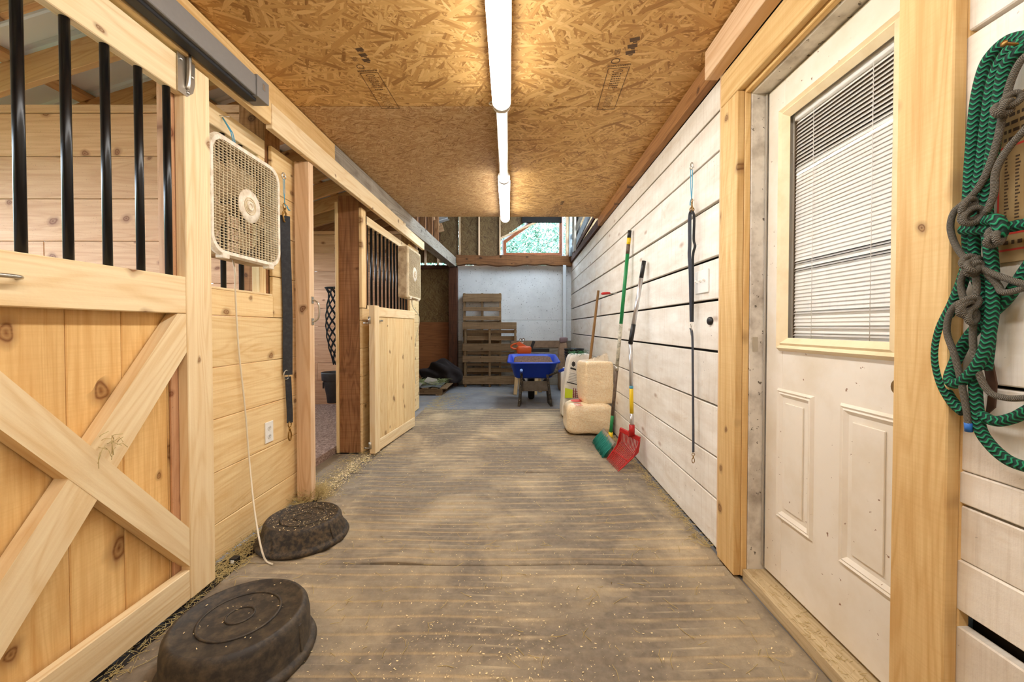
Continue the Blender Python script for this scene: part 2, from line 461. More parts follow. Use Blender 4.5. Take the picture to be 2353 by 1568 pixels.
M['sack_brown'] = plain('paper_sack', (150, 122, 96), .8, dirt=(104, 80, 62), dirtf=.5, dscale=14)
M['hay'] = plain('hay', (214, 190, 130), .9, var=.3, vscale=200)
M['hay_green'] = plain('green_hay', (150, 158, 104), .9, var=.4, vscale=120)
M['chip'] = plain('wood_chips', (240, 218, 168), .9)
M['dark_dirt'] = plain('dark_dirt', (44, 36, 30), .95, var=.4, vscale=90)
M['tarp'] = plain('black_brown_tarp', (40, 30, 28), .95, var=.6, vscale=12, bump=.8)
M['net'] = plain('black_hay_net', (14, 14, 14), .9)
M['ink'] = plain('stamp_ink', (92, 68, 44), .7)
M['inkred'] = plain('red_ink', (206, 62, 50), .6)
M['inkblack'] = plain('black_ink', (28, 26, 26), .6)
M['lime'] = plain('lime_ink', (190, 206, 30), .6)
M['poster'] = plain('old_paper_poster', (178, 148, 100), .8, var=.2, vscale=10, dirt=(130, 104, 66), dirtf=.5)
M['leather'] = plain('brown_leather', (74, 46, 28), .6)
M['red_brown'] = wood('window_frame_red_brown', (176, 104, 62), (130, 66, 36), rings=.4, knots=0, rough=.4)
M['foil'] = plain('sealing_tape', (214, 216, 222), .35, .3, bump=.4)
M['metalroof'] = plain('galvanised_roof', (226, 230, 234), .4, .25)
M['pvc'] = plain('white_pvc', (220, 226, 228), .4)
M['torn'] = plain('weathered_wood_blue_lit', (150, 160, 164), .85, dirt=(70, 66, 62), dirtf=.7, dscale=12, bump=.5)  # weathered grey wood with the blue daylight put into its colour
M['foam'] = plain('insulation_scrap', (214, 170, 128), .9, bump=.5)
M['dark'] = plain('dark_cavity_board', (30, 24, 20), .9)
M['room'] = plain('tack_room_wall', (120, 124, 130), .8)
M['grass'] = plain('grass_ground', (90, 110, 60), .95, var=.4, vscale=4)
M['leaf'] = plain('leaf', (96, 138, 118), .6, var=.6, vscale=2)
M['bark'] = plain('bark', (96, 80, 64), .9, var=.4)
M['glass'] = glass('clear_glass')
M['glass_door'] = glass('door_glass', mul=1.6)
M['tube_on'] = emit('lit_tube', (1.0, .975, .93), TUBE)
M['strip_on'] = emit('lit_led_strip', (1.0, .975, .93), TUBE * 7)
M['tube_clear'] = glass('clear_tube_cover', (.97, .97, .96), .12, .6)
M['fixture'] = plain('fixture_white', (228, 224, 216), .3)

def mat_rubber():
    t = NT('ribbed_rubber_mat'); gc = t.attr()
    d = t.attr('dust', 'Fac')
    rub = t.ramp(t.noise(gc, 30, 4, .65), (.3, srgb(88, 80, 73)), (.7, srgb(124, 114, 103)))
    big = t.noise(t.map(gc, (1, 1, 1)), 1.6, 5, .62, .4)
    fine = t.noise(gc, 160, 3, .7)
    f = t.math('ADD', t.math('MULTIPLY', t.ramp(big, (.46, 0.0), (.74, 1.0)), .66), t.math('MULTIPLY', d, .55))
    f = t.math('MULTIPLY', f, t.math('MULTIPLY_ADD', fine, 1.1, .45), clamp=True)
    f = t.math('ADD', f, .14, clamp=True)
    col = t.mix(f, rub, srgb(206, 186, 152))
    t.bump(t.noise(gc, 220, 3, .6), .25, .002)
    return t.fin(col, .8, spec=.25)
M['mat'] = mat_rubber()
def concrete():
    t = NT('concrete_floor'); gc = t.attr()
    c = t.ramp(t.noise(gc, 2.2, 6, .65), (.3, srgb(112, 112, 116)), (.7, srgb(150, 150, 152)))
    c = t.mix(t.ramp(t.noise(gc, 1.1, 5, .7, .5), (.52, 0.0), (.72, .7)), c, srgb(166, 146, 112))
    t.bump(t.noise(gc, 60, 4, .6), .2, .003)
    return t.fin(c, .75)
M['concrete'] = concrete()
M['dusty_slab'] = plain('dusty_doorway_slab', (150, 134, 112), .9, var=.35, vscale=9, dirt=(96, 84, 70), dirtf=.5, dscale=5, bump=.3)
def bedding():
    t = NT('shavings_bedding'); gc = t.attr()
    c = t.ramp(t.noise(gc, 60, 4, .7), (.3, srgb(96, 76, 70)), (.5, srgb(172, 142, 128)), (.7, srgb(226, 200, 182)))
    t.bump(t.noise(gc, 70, 4, .7), 1.0, .02)
    return t.fin(c, .95)
M['bedding'] = bedding()
def shavings_bag(name, k=1.0):
    t = NT(name); gc = t.attr()
    c = t.ramp(t.noise(t.map(gc, (1, 1, 1.6)), 70, 4, .7), (.3, srgb(226, 194, 148)), (.5, srgb(248, 226, 188)), (.7, srgb(254, 244, 222)))
    t.bump(t.noise(t.map(gc, (1, 1, 2.2)), 5, 3, .5, .3), .6, .03)
    return t.fin(c, .3, spec=.5, coat=.4)
M['bag'] = shavings_bag('shavings_seen_through_clear_bag')
def rope(name, a, b, freq, zig):
    t = NT(name); s = t.sep(t.attr())
    ph = t.math('MULTIPLY', t.math('ARCTAN2', s[2], s[1]), 4.0)
    z = t.math('MULTIPLY', t.math('SINE', ph), zig)
    w = t.math('SINE', t.math('ADD', t.math('MULTIPLY', s[0], freq), z))
    col = t.mix(t.ramp(w, (.35, 0.0), (.6, 1.0)), srgb(*a), srgb(*b))
    t.bump(w, .6, .003)
    return t.fin(col, .8)
M['rope_green'] = rope('green_black_braid', (10, 48, 40), (22, 140, 96), 620, 1.6)
M['rope_grey'] = rope('grey_braid', (84, 79, 70), (136, 129, 116), 2300, 2.6)
def sack():
    t = NT('white_woven_sack'); gc = t.attr()
    c = t.ramp(t.noise(gc, 6, 3, .6), (.3, srgb(214, 208, 198)), (.7, srgb(240, 236, 228)))
    t.bump(t.noise(gc, 8, 3, .6, .6), .6, .03)
    return t.fin(c, .5)
M['sack'] = sack()
# ================================================================== STRUCTURE
XL, XR, ZC, YF = -1.465, 1.0, 2.48, 8.0
plank('floor', -4.2, 1.75, -2.5, 8.3, -.12, -.018, 'y', M['concrete'], kind='structure')
plank('ground', -40, 40, -40, 40, -.2, -.13, 'y', M['grass'], kind='structure')
# ---- ceiling: OSB sheets
ceil = thing('ceiling', kind='structure', loc=(-.2, 1.3, ZC))
XM = -.125
def osb_sheet(x0, x1, y0, y1, m):
    return MB().box(x0, x1 - .0005, y0 + .003, y1 - .003, ZC, ZC + .014, 'y', .001).build('osb_sheet', M[m], ceil)
osb_sheet(-1.50, XM, 2.50, 4.98, 'osb_fine')
osb_sheet(XM, 1.02, 2.50, 4.98, 'osb')
osb_sheet(-1.50, XM, .06, 2.50, 'osb')
osb_sheet(XM, 1.02, .06, 2.50, 'osb')
osb_sheet(-1.50, XM, -2.4, .06, 'osb')
osb_sheet(XM, 1.02, -2.4, .06, 'osb')
for y in (-1.8, -.6, .6, 1.8, 3.0, 4.2, 4.94):
    plank('joist', -1.5, 1.05, y - .02, y + .02, ZC + .016, ZC + .15, 'x', M['darkpost'], ceil)
# printed panel stamps on the sheets (flat ink)
def stamp(corners, seed):
    rng = random.Random(seed)
    # corners: pixel quad of the stamp box (tl, tr, br, bl) on the ceiling underside
    P = [atZ(px, py, ZC - .0006) for px, py in corners]
    def q(u, v): return (P[0] * (1 - u) + P[1] * u) * (1 - v) + (P[3] * (1 - u) + P[2] * u) * v
    mb = MB()
    def rect(u0, v0, u1, v1): mb.add([q(u0, v0), q(u1, v0), q(u1, v1), q(u0, v1)], [[0, 1, 2, 3]])
    e = .03
    rect(0, 0, 1, .012); rect(0, .985, 1, 1); rect(0, 0, e, 1); rect(1 - e, 0, 1, 1)
    for k in range(7):
        v = .12 + k * .05
        u = .28
        while u < .72:
            w = rng.uniform(.03, .08); rect(u, v, min(u + w, .74), v + .024); u += w + .03
    for k in range(6):
        u = .3 + k * .07
        v = .62
        while v < .95:
            w = rng.uniform(.02, .06); rect(u, v, u + .02, v + w); v += w + .015
    n = 20
    for i in range(n):
        a0, a1 = 2 * math.pi * i / n, 2 * math.pi * (i + 1) / n
        mb.add([q(.5 + .24 * math.cos(a0), .07 + .03 * math.sin(a0)), q(.5 + .24 * math.cos(a1), .07 + .03 * math.sin(a1)), q(.5 + .2 * math.cos(a1), .07 + .022 * math.sin(a1)), q(.5 + .2 * math.cos(a0), .07 + .022 * math.sin(a0))], [[0, 1, 2, 3]])
    for v in (-.06, -.04):
        u = -.05
        while u < 1.0:
            w = rng.uniform(.03, .09); rect(u, v, min(u + w, 1.05), v + .012); u += w + .02
    # round mark and the bold block shapes ahead of the box
    for i in range(n):
        a0, a1 = 2 * math.pi * i / n, 2 * math.pi * (i + 1) / n
        mb.add([q(.25 + .2 * math.cos(a0), -.14 + .055 * math.sin(a0)), q(.25 + .2 * math.cos(a1), -.14 + .055 * math.sin(a1)), q(.25 + .16 * math.cos(a1), -.14 + .042 * math.sin(a1)), q(.25 + .16 * math.cos(a0), -.14 + .042 * math.sin(a0))], [[0, 1, 2, 3]])
    for v0 in (-.30, -.41, -.52):
        mb.add([q(.55, v0), q(.95, v0 - .012), q(1.0, v0 + .05), q(.62, v0 + .066)], [[0, 1, 2, 3]])
        mb.add([q(.72, v0 + .066), q(.92, v0 + .06), q(.9, v0 + .085), q(.76, v0 + .082)], [[0, 1, 2, 3]])
    for k in range(5):
        rect(.1 + .05 * k, -.36 + .012 * (k % 2), .12 + .05 * k, -.26)
    mb.build('panel_stamp', M['ink'], ceil)
stamp([(826, 168), (868, 166), (919, 250), (877, 250)], 1)
stamp([(1397, 158), (1448, 153), (1412, 251), (1371, 253)], 2)
stamp([(1272, 477), (1291, 476), (1280, 499), (1260, 499)], 3)

# ---- right wall: whitewashed planks
wr = thing('wall_right', kind='structure', loc=(XR, 4, 0))
levels = [0.0, .25, .463, .727, 1.004, 1.27, 1.488, 1.767, 2.017, 2.216, 2.372]
gaps = [.004, .008, .009, .010, .014, .014, .017, .016, .008, .011, .006]
rw = random.Random(3)
for i in range(len(levels) - 1):
    z0, z1 = levels[i] + gaps[i] / 2, levels[i + 1] - gaps[i + 1] / 2
    y0 = 2.02 + (.022 if i == 6 else 0)
    if i == 5:
        plank('plank', XR, XR + .026, 2.37, YF, z0, z1, 'y', M['white'], wr)
        plank('plank', XR + .001, XR + .026, y0, 2.367, z0, z1, 'y', M['white'], wr)
    elif i in (2, 7):
        plank('plank', XR, XR + .026, y0, 5.4, z0, z1, 'y', M['white'], wr)
        plank('plank', XR - .002, XR + .026, 5.405, YF, z0, z1, 'y', M['white'], wr)
    else:
        plank('plank', XR + rw.uniform(-.003, .002), XR + .026, y0, YF, z0, z1, 'y', M['white'], wr)
near = [(-.0, .2, .004), (.205, .447, .004), (.484, .6, .002), (.601, .724, .004), (.730, .803, .002), (.805, 1.0, .006), (1.008, 1.267, .006), (1.274, 1.503, .008), (1.512, 1.778, .008), (1.790, 2.05, .006), (2.056, 2.33, .006)]
for z0, z1, g in near:
    plank('plank', XR + rw.uniform(-.002, .003), XR + .026, -2.4, .95, z0, z1, 'y', M['white'], wr)
plank('backing_board', XR + .05, XR + .07, 2.0, 8.2, -.1, 2.6, 'y', M['dark'], wr)  # dark sheet added behind the planks; shade in the gaps is its colour
plank('backing_board', XR + .05, XR + .07, -2.4, .93, -.1, 2.6, 'y', M['dark'], wr)  # same added dark sheet for the near planks, colour standing in for shade
# top plate timbers
t1 = thing('trim_1', kind='structure', loc=(.97, 3, 2.4))
plank('plate_timber', .95, 1.0, 2.02, 5.0, 2.375, 2.478, 'y', M['timber'], t1)
plank('plate_timber', .965, 1.03, 5.0, 7.98, 2.375, 2.47, 'y', M['darkpost'], t1)
plank('ledger_board', .90, .964, -2.4, 2.0, 2.335, 2.472, 'y', M['stud'], t1)
# ---- door casing
t2 = thing('trim_2', kind='structure', loc=(.98, 1.4, 0))
plank('side_casing', .966, .998, 1.818, 1.972, .002, 2.184, 'z', M['hemlock'], t2)
plank('side_casing', .966, .998, .913, 1.048, .002, 2.184, 'z', M['hemlock'], t2)
plank('head_casing', .966, .998, .913, 1.972, 2.186, 2.335, 'y', M['hemlock'], t2)
plank('filler_strip', .984, 1.03, 1.973, 2.018, .002, 2.372, 'z', M['stud'], t2)
plank('jamb_liner', .999, 1.026, 1.816, 1.972, .0, 2.33, 'z', M['hemlock'], t2)
plank('jamb_liner', .999, 1.026, .913, 1.03, .0, 2.33, 'z', M['hemlock'], t2)
plank('jamb_liner', .999, 1.026, 1.03, 1.816, 2.172, 2.33, 'y', M['hemlock'], t2)
plank('door_jamb', 1.027, 1.145, 1.813, 1.85, .0, 2.20, 'z', M['jamb_white'], t2)
plank('door_jamb', 1.027, 1.145, 1.0, 1.037, .0, 2.20, 'z', M['jamb_white'], t2)
plank('door_jamb', 1.027, 1.145, 1.037, 1.813, 2.165, 2.20, 'y', M['jamb_white'], t2)
plank('strike_plate', 1.04, 1.064, 1.8115, 1.8135, 1.02, 1.085, 'z', M['zinc'], t2)
plank('weatherstrip', 1.086, 1.094, 1.803, 1.812, .06, 2.16, 'z', plain('grey_weatherstrip', (176, 168, 156), .6), t2)
plank('door_sill', 1.004, 1.15, 1.037, 1.813, -.018, .036, 'y', M['sill'], t2)
# ---- the half glazed door
d1 = thing('door_1', kind='structure', loc=(1.1, 1.8, .05))
DX0, DX1 = 1.095, 1.138
Ya, Yb, Ga, Gb = 1.042, 1.800, 1.200, 1.658
sl = MB()
sl.box(DX0, DX1, Ya, Ga - .03, .05, 2.158, 'z'); sl.box(DX0, DX1, Gb + .03, Yb, .05, 2.158, 'z')
sl.box(DX0, DX1, Ga - .03, Gb + .03, .05, 1.045, 'z'); sl.box(DX0, DX1, Ga - .03, Gb + .03, 2.015, 2.158, 'y')
slab = sl.build('slab', M['door_white'], d1)
def profile_frame(y0, y1, z0, z1, w, x_out, x_base, mat, name, parent):
    # moulded picture-frame strip, outer rectangle y0..y1, z0..z1
    prof = [(0, 0), (.25, 1.0), (.45, .62), (.6, .9), (.85, .35), (1, 0)]
    mb = MB()
    for a in range(len(prof) - 1):
        (s0, h0), (s1, h1) = prof[a], prof[a + 1]
        def ring(s, h):
            x = x_base - (x_base - x_out) * h; d = s * w
            return [V(x, y0 + d, z0 + d), V(x, y1 - d, z0 + d), V(x, y1 - d, z1 - d), V(x, y0 + d, z1 - d)]
        r0, r1 = ring(s0, h0), ring(s1, h1)
        for k in range(4):
            mb.add([r0[k], r0[(k + 1) % 4], r1[(k + 1) % 4], r1[k]], [[0, 1, 2, 3][::-1]])
    return mb.build(name, mat, parent)
profile_frame(Ga - .055, Gb + .055, 1.03, 2.04, .056, DX0 - .022, DX0, M['cream'], 'window_moulding', d1)
for (y0, y1) in ((1.502, 1.716), (1.150, 1.378)):
    p = profile_frame(y0, y1, .325, .872, .034, DX0 - .010, DX0, M['door_white'], 'panel_moulding', d1)
    plank('panel_field', DX0 - .006, DX0, y0 + .055, y1 - .055, .38, .817, 'z', M['door_white'], d1, ch=.004)
plank('glass_pane', DX0 + .006, DX0 + .009, Ga - .02, Gb + .02, 1.05, 2.01, 'z', M['glass_door'], d1)
# blind: slats between the panes
bl = MB().box(1.112, 1.132, Ga, Gb, 1.965, 2.0, 'y').build('blind_headrail', M['plastic_white'], d1)
smb = MB()
for k in range(4):
    a0, a1 = -1 + k * .5, -1 + (k + 1) * .5
    f = lambda a: (a * .0092, .0016 * (1 - a * a))
    (u0, h0), (u1, h1) = f(a0), f(a1)
    smb.add([(h0, Ga - .0, u0), (h0, Gb, u0), (h1, Gb, u1), (h1, Ga, u1)], [[0, 1, 2, 3]], smooth=True)
sme = smb.mesh('slat'); sme.materials.append(M['plastic_white'])
nsl = 62
for k in range(nsl):
    z = 1.072 + k * (1.955 - 1.072) / (nsl - 1)
    s_ = bpy.data.objects.new('slat', sme); C.objects.link(s_)
    s_.parent = bl; s_.matrix_parent_inverse = PINV['blind_headrail']
    tilt = .24
    if k in (2, 4, 8): tilt = .95
    if k in (20, 22): tilt = 1.0
    if k > 48: tilt = .62
    s_.location = (1.121, 0, z); s_.rotation_euler = (0, tilt, 0)
for y in (1.29, 1.55):
    MB().tube([(1.113, y, 1.06), (1.113, y, 1.97)], .0012, 5).build('ladder_cord', M['plastic_white'], bl)
kn = MB().lathe([(.026, 0), (.026, .006), (.012, .01), (.011, .03), (.026, .036), (.029, .05), (.022, .062), (.001, .066)], (DX0, 1.105, .965), (-1, 0, 0), 20).build('door_knob', M['brass'], d1)
# room behind the door
wt = thing('wall_tack_room', kind='structure', loc=(1.7, 2, 0))
plank('lining_board', 1.70, 1.74, -2.5, 8.3, -.12, 2.6, 'y', M['room'], wt)
plank('lining_board', 1.14, 1.74, -2.5, 8.3, 2.6, 2.63, 'y', M['room'], wt)
plank('lining_board', 1.70, 1.74, -2.5, 4.9, 2.6, 3.75, 'y', M['room'], wt)
plank('lining_board', 1.10, 1.74, 4.86, 4.9, 2.5, 3.72, 'x', M['room'], wt)
# ---- left stall front
wl = thing('wall_left', kind='structure', loc=(XL, 2, 0))
lv = [0.0, .18, .43, .686, .936, 1.186]
for i in range(5):
    plank('board', XL - .022, XL, 1.80, 2.72, lv[i] + .001, lv[i + 1] - .002, 'y', M['pine'], wl)
    plank('board', XL - .022, XL, -2.4, .50, lv[i] + .001, lv[i + 1] - .002, 'y', M['pine'], wl)
plank('board', XL - .022, XL, 1.80, 2.40, 1.187, 1.312, 'y', M['pine'], wl)
plank('sill_board', XL - .08, XL - .002, 1.80, 2.40, 1.313, 1.325, 'y', M['rail'], wl)
for z0, z1 in ((1.187, 1.43), (1.432, 1.683), (1.685, 1.93), (1.932, 2.2)):
    plank('board', XL - .022, XL, 2.40, 2.72, z0, z1 - .002, 'y', M['pine'], wl)
    plank('board', XL - .022, XL, -2.4, .5, z0, z1 - .002, 'y', M['pine'], wl)
plank('jamb_stud', XL - .14, XL - .023, 1.802, 1.89, 0, 2.35, 'z', M['pink'], wl)
plank('jamb_stud', XL - .15, XL - .023, .45, .55, 0, 2.35, 'z', M['pink'], wl)
plank('window_head', -1.535, -1.49, 1.80, 2.378, 2.11, 2.215, 'y', M['rail'], wl)
plank('window_stud', -1.535, -1.49, 2.318, 2.376, 1.326, 2.108, 'z', M['pine'], wl)
for y in (1.934, 2.065, 2.198):
    MB().tube([(-1.512, y, 1.326), (-1.512, y, 2.11)], .0125, 14).build('window_bar', M['bar'], wl)
plank('corner_post', -1.645, -1.492, 2.385, 2.53, 0, 2.9, 'z', M['oldpost'], wl)
# header
plank('header_board', -1.362, -1.325, 2.18, 5.60, 2.19, 2.325, 'y', M['rail'], wl)
plank('header_board', -1.366, -1.328, -2.4, 2.178, 2.213, 2.335, 'y', M['pine'], wl)
plank('header_board', -1.405, -1.364, -2.4, 3.0, 2.328, 2.474, 'y', M['hemlock'], wl)
wb = thing('trim_3', kind='structure', loc=(-1.4, 5, 2.3))
MB().beam((-1.435, 3.005, 2.385), (-1.32, 7.86, 2.39), .18, .14).build('old_beam', M['weath'], wb)
# doorway post
dp = thing('door_post', 'bare wooden 4x4 post with metal pull handle at stall doorway', 'post', (-1.4, 2.63, 0))
plank('post_timber', -1.445, -1.352, 2.60, 2.658, .0, 2.188, 'z', M['stud'], dp)
hz = [(-1.352, 2.63, 1.165), (-1.332, 2.63, 1.17), (-1.312, 2.63, 1.19), (-1.306, 2.63, 1.235), (-1.312, 2.63, 1.28), (-1.332, 2.63, 1.30), (-1.352, 2.63, 1.305)]
hd = MB().tube(bez(hz, 4), .0055, 10).build('pull_handle', M['zinc'], dp)
for z in (1.165, 1.305):
    MB().box(-1.3525, -1.348, 2.617, 2.643, z - .022, z + .022, 'z').build('handle_foot', M['zinc'], hd)
# second stall front
ws = thing('wall_left_far', kind='structure', loc=(-1.42, 4.6, 0))
plank('jamb_board', -1.646, -1.622, 3.60, 3.80, 0, 2.24, 'z', M['pine'], ws)
plank('brown_post', -1.62, -1.437, 3.615, 3.80, 0, 2.3, 'z', M['oldpost'], ws)
l2 = [.0, .19, .44, .69, .94, 1.19, 1.30]
for i in range(6):
    plank('board', -1.435, -1.410, 3.61, 5.62, l2[i] + .001, l2[i + 1] - .002, 'y', M['pine'], ws)
plank('board', -1.435, -1.408, 3.605, 3.70, 1.302, 2.19, 'z', M['pine'], ws)
for z0, z1 in ((1.302, 1.55), (1.552, 1.8), (1.802, 2.05), (2.052, 2.19)):
    plank('board', -1.435, -1.410, 5.17, 5.62, z0, z1 - .002, 'y', M['pine'], ws)
plank('bar_rail', -1.475, -1.437, 3.70, 5.30, 2.09, 2.17, 'y', M['rail'], ws)
plank('bar_rail', -1.475, -1.437, 3.70, 5.30, 1.24, 1.335, 'y', M['rail'], ws)
for k in range(12):
    y = 3.84 + k * .1195
    MB().tube([(-1.455, y, 1.336), (-1.455, y, 2.09)], .0115, 12).build('stall_bar', M['bar'], ws)
plank('end_post', -1.60, -1.437, 5.45, 5.62, 0, 2.45, 'z', M['oldpost'], ws)
# ---- stall partitions
def partition(name, y, x0, x1, seed):
    r = random.Random(seed)
    p = thing(name, kind='structure', loc=((x0 + x1) / 2, y, 0))
    z = 2.415; k = 0
    plank('cap_board', x0, x1, y - .012, y + .05, 2.417, 2.462, 'x', M['pink'], p)
    while z > 0:
        z0 = max(z - .255, 0)
        xs = [x0, x1] if k % 2 == 0 else [x0, x0 + (x1 - x0) * r.uniform(.3, .7), x1]
        for a, b in zip(xs, xs[1:]):
            plank('board', a + .001, b - .001, y + r.uniform(-.001, .001), y + .024, z0 + .001, z - .002, 'x', M['pink'], p)
        z = z0; k += 1
    return p
partition('wall_partition_near', 2.455, -4.02, -1.647, 1)
partition('wall_partition_far', 5.65, -4.02, -1.437, 2)
plank('stall_bedding', -4.0, -1.66, 2.52, 5.60, -.018, .06, 'y', M['bedding'], kind='structure')
plank('doorway_slab', -1.66, -1.335, 2.66, 3.60, -.018, -.004, 'y', M['dusty_slab'], kind='structure')
# ---- lean-to roof over the stalls
rz = lambda x: 2.5 + .31 * (x + 3.07)
rf = thing('ceiling_stalls', kind='structure', loc=(-2.8, 2, 2.6))
ys = [-2.0, -1.6, -1.2, -.8, -.4, 0, .4, .8, 1.2, 1.62, 2.02, 2.41] + [2.41 + .42 * k for k in range(1, 14)]
for y in ys:
    MB().beam((-4.3, y, rz(-4.3) + .08), (-1.50, y, rz(-1.50) + .08), .16, .038).build('rafter', M['rafter'], rf)
sl = math.atan(.31)
for x in (-4.1, -3.55, -3.0, -2.45, -1.9):
    MB().beam((x, -2.4, rz(x) + .185), (x, 8.2, rz(x) + .185), .085, .038, (math.cos(sl), 0, math.sin(sl))).build('purlin', M['rafter'], rf)
def corr(u, v):
    y = -2.45 + v * 10.8; x = -4.4 + u * 3.0
    ph = (y / .2) % 1.0
    h = .022 if ph < .14 else (.022 * (1 - (ph - .14) / .08) if ph < .22 else (.022 * (ph - .92) / .08 if ph > .92 else 0))
    return (x, y, rz(x) + .208 + h)
MB().grid(corr, 2, 1081, False).build('metal_roof_sheet', M['metalroof'], rf)
# ---- outer wall of the stalls: boards below and above a long opening to daylight
wo = thing('wall_outer', kind='structure', loc=(-4.08, 3, 0))
for z0, z1 in ((-.1, .25), (.25, .5), (.5, .75)):
    plank('board', -4.10, -4.06, -2.4, 8.3, z0, z1 - .002, 'y', M['pink'], wo)
plank('head_beam', -4.12, -4.02, -2.4, 8.3, 2.10, 2.17, 'y', M['pink'], wo)
plank('board', -4.10, -4.06, 5.6, 8.3, .75, 2.09, 'y', M['pink'], wo)
for z0, z1 in ((.75, 1.0), (1.0, 1.25), (1.25, 1.5)):  # unseen boards added to cut daylight into the far stall
    plank('board', -4.10, -4.06, 2.45, 5.598, z0, z1 - .002, 'y', M['pink'], wo)
for y in (-2.3, -.2, 2.4, 4.2, 5.6):
    plank('post', -4.2, -4.105, y - .06, y + .06, -.1, 2.15, 'z', M['oldpost'], wo)
# ---- unseen end wall behind the camera, added in warm wood for bounce light
wf = thing('wall_front', kind='structure', loc=(-1, -2.45, 0))
for i in range(10):
    plank('board', -4.2, 1.74, -2.47, -2.42, i * .26 - .1, i * .26 + .158, 'x', M['pine'], wf)
# ---- far wall
wk = thing('wall_back', kind='structure', loc=(0, YF, 0))
plank('white_panel', -1.24, 1.03, YF, YF + .015, 1.272, 2.35, 'x', M['white_board'], wk)
plank('white_panel', -1.24, 1.03, YF, YF + .015, .862, 1.268, 'x', M['white_board'], wk)
plank('backing_board', -4.0, 1.1, YF + .02, YF + .05, -.1, 2.345, 'x', M['dark'], wk)  # added behind the panels to block daylight through their gaps
plank('tan_board', -.2, .78, YF - .014, YF - .001, .725, .858, 'x', M['sack_brown'], wk)
plank('grey_panel', -1.24, 1.03, YF, YF + .015, -.018, .86, 'x', M['weath'], wk)
hb = MB()
def hewn(u, v):
    x = -1.24 + u * 2.26
    a = v * 4
    z0 = 2.335 + .014 * math.sin(x * 5) + .008 * math.sin(x * 17)
    z1 = 2.520 + .012 * math.sin(x * 4 + 1) + .006 * math.sin(x * 13)
    P = [(7.84, z0), (7.83, z1), (7.99, z1), (7.99, z0), (7.84, z0)]
    return (x, P[round(a)][0], P[round(a)][1])
hb.grid(hewn, 40, 5, False, lambda u, v: (u * 2.3, v * .8, 0)).build('hewn_beam', M['beam'], wk)
plank('old_post', -1.385, -1.225, 7.80, 7.97, -.018, 2.28, 'z', M['darkpost'], wk)
plank('osb_panel', -4.0, -1.386, YF - .02, YF, 1.232, 2.27, 'x', M['osb_wall'], wk)
plank('plywood_panel', -4.0, -1.386, YF - .022, YF, -.018, 1.228, 'x', M['ply'], wk)
plank('top_board', -4.0, -1.386, YF - .05, YF, 2.272, 2.345, 'x', M['darkpost'], wk)
plank('osb_panel', -4.0, -1.225, YF, YF + .015, 2.395, 3.7, 'x', M['osb_wall'], wk)
for x in (-1.87, -1.62):
    plank('stud', x - .02, x + .02, YF - .04, YF - .001, 2.346, 3.6, 'z', M['stud'], wk)
# gable sheathing round the slanted window
WX0, WX1, WZ0, WZL, WZR = -.335, .817, 2.535, 2.82, 3.63
plank('osb_panel', -1.222, WX0 - .07, YF, YF + .015, 2.47, 3.7, 'x', M['osb_wall'], wk)
MB().prism([(WX0 - .07, WZL + .04), (.80, WZR + .05), (.80, 3.72), (WX0 - .07, 3.72)], (0, YF, 0), (1, 0, 0), (0, 0, 1), (0, 1, 0), .015).build('osb_panel', M['osb_wall'], wk)
plank('osb_panel', WX0 - .07, 1.03, YF, YF + .015, 2.36, WZ0 - .02, 'x', M['osb_wall'], wk)
plank('osb_panel', WX1 + .12, 1.72, YF, YF + .015, 2.35, 3.7, 'x', M['osb_wall'], wk)
for x, w in ((-1.195, .03), (-.812, .03), (-.405, .026)):
    plank('stud', x - w / 2, x + w / 2, YF - .05, YF - .001, 2.53, 3.6, 'z', M['stud'], wk)
plank('stud', WX1 + .07, WX1 + .12, YF - .06, YF - .001, 2.53, 3.6, 'z', M['stud'], wk)
plank('header_board', .03, .80, YF - .07, YF - .03, 3.17, 3.32, 'x', M['dark'], wk)
a = V(WX0 - .055, YF - .03, WZL + .05); b = V(.55, YF - .03, WZL + .05 + .605 * .706)
MB().beam(a, b, .05, .03, (0, 1, 0)).build('slanted_stud', M['stud'], wk)
w1 = thing('window_1', kind='structure', loc=(.25, YF, 2.53))
oc = [V(WX0, 0, WZ0), V(WX1, 0, WZ0), V(WX1, 0, WZR), V(WX0, 0, WZL)]
def inset(d):
    s_ = .706; k = math.sqrt(1 + s_ * s_)
    return [V(WX0 + d, 0, WZ0 + d), V(WX1 - d, 0, WZ0 + d), V(WX1 - d, 0, WZR - d * k - d * s_), V(WX0 + d, 0, WZL + d * s_ - d * k)]
def wframe(d0, d1, y0, y1, mat, name):
    A, B = inset(d0), inset(d1)
    mb = MB()
    for k in range(4):
        j = (k + 1) % 4
        q = [A[k], A[j], B[j], B[k]]
        vs = [p + V(0, y0, 0) for p in q] + [p + V(0, y1, 0) for p in q]
        mb.add(vs, [[0, 1, 2, 3], [7, 6, 5, 4], [0, 4, 5, 1], [1, 5, 6, 2], [2, 6, 7, 3], [3, 7, 4, 0]], [(p.x + p.z, p.y, p.z - p.x) for p in vs])
    return mb.build(name, mat, w1)
wframe(-.03, .0, YF - .012, YF + .02, M['foil'], 'sealing_tape')
wframe(.0, .03, YF - .03, YF + .04, M['red_brown'], 'window_frame')
wframe(.03, .055, YF - .015, YF + .03, M['red_brown'], 'sash')
g = inset(.05)
gm = MB(); gm.add([p + V(0, YF + .005, 0) for p in g] + [p + V(0, YF + .009, 0) for p in g], [[0, 1, 2, 3], [7, 6, 5, 4], [0, 4, 5, 1], [1, 5, 6, 2], [2, 6, 7, 3], [3, 7, 4, 0]])
gm.build('window_pane', M['glass'], w1)
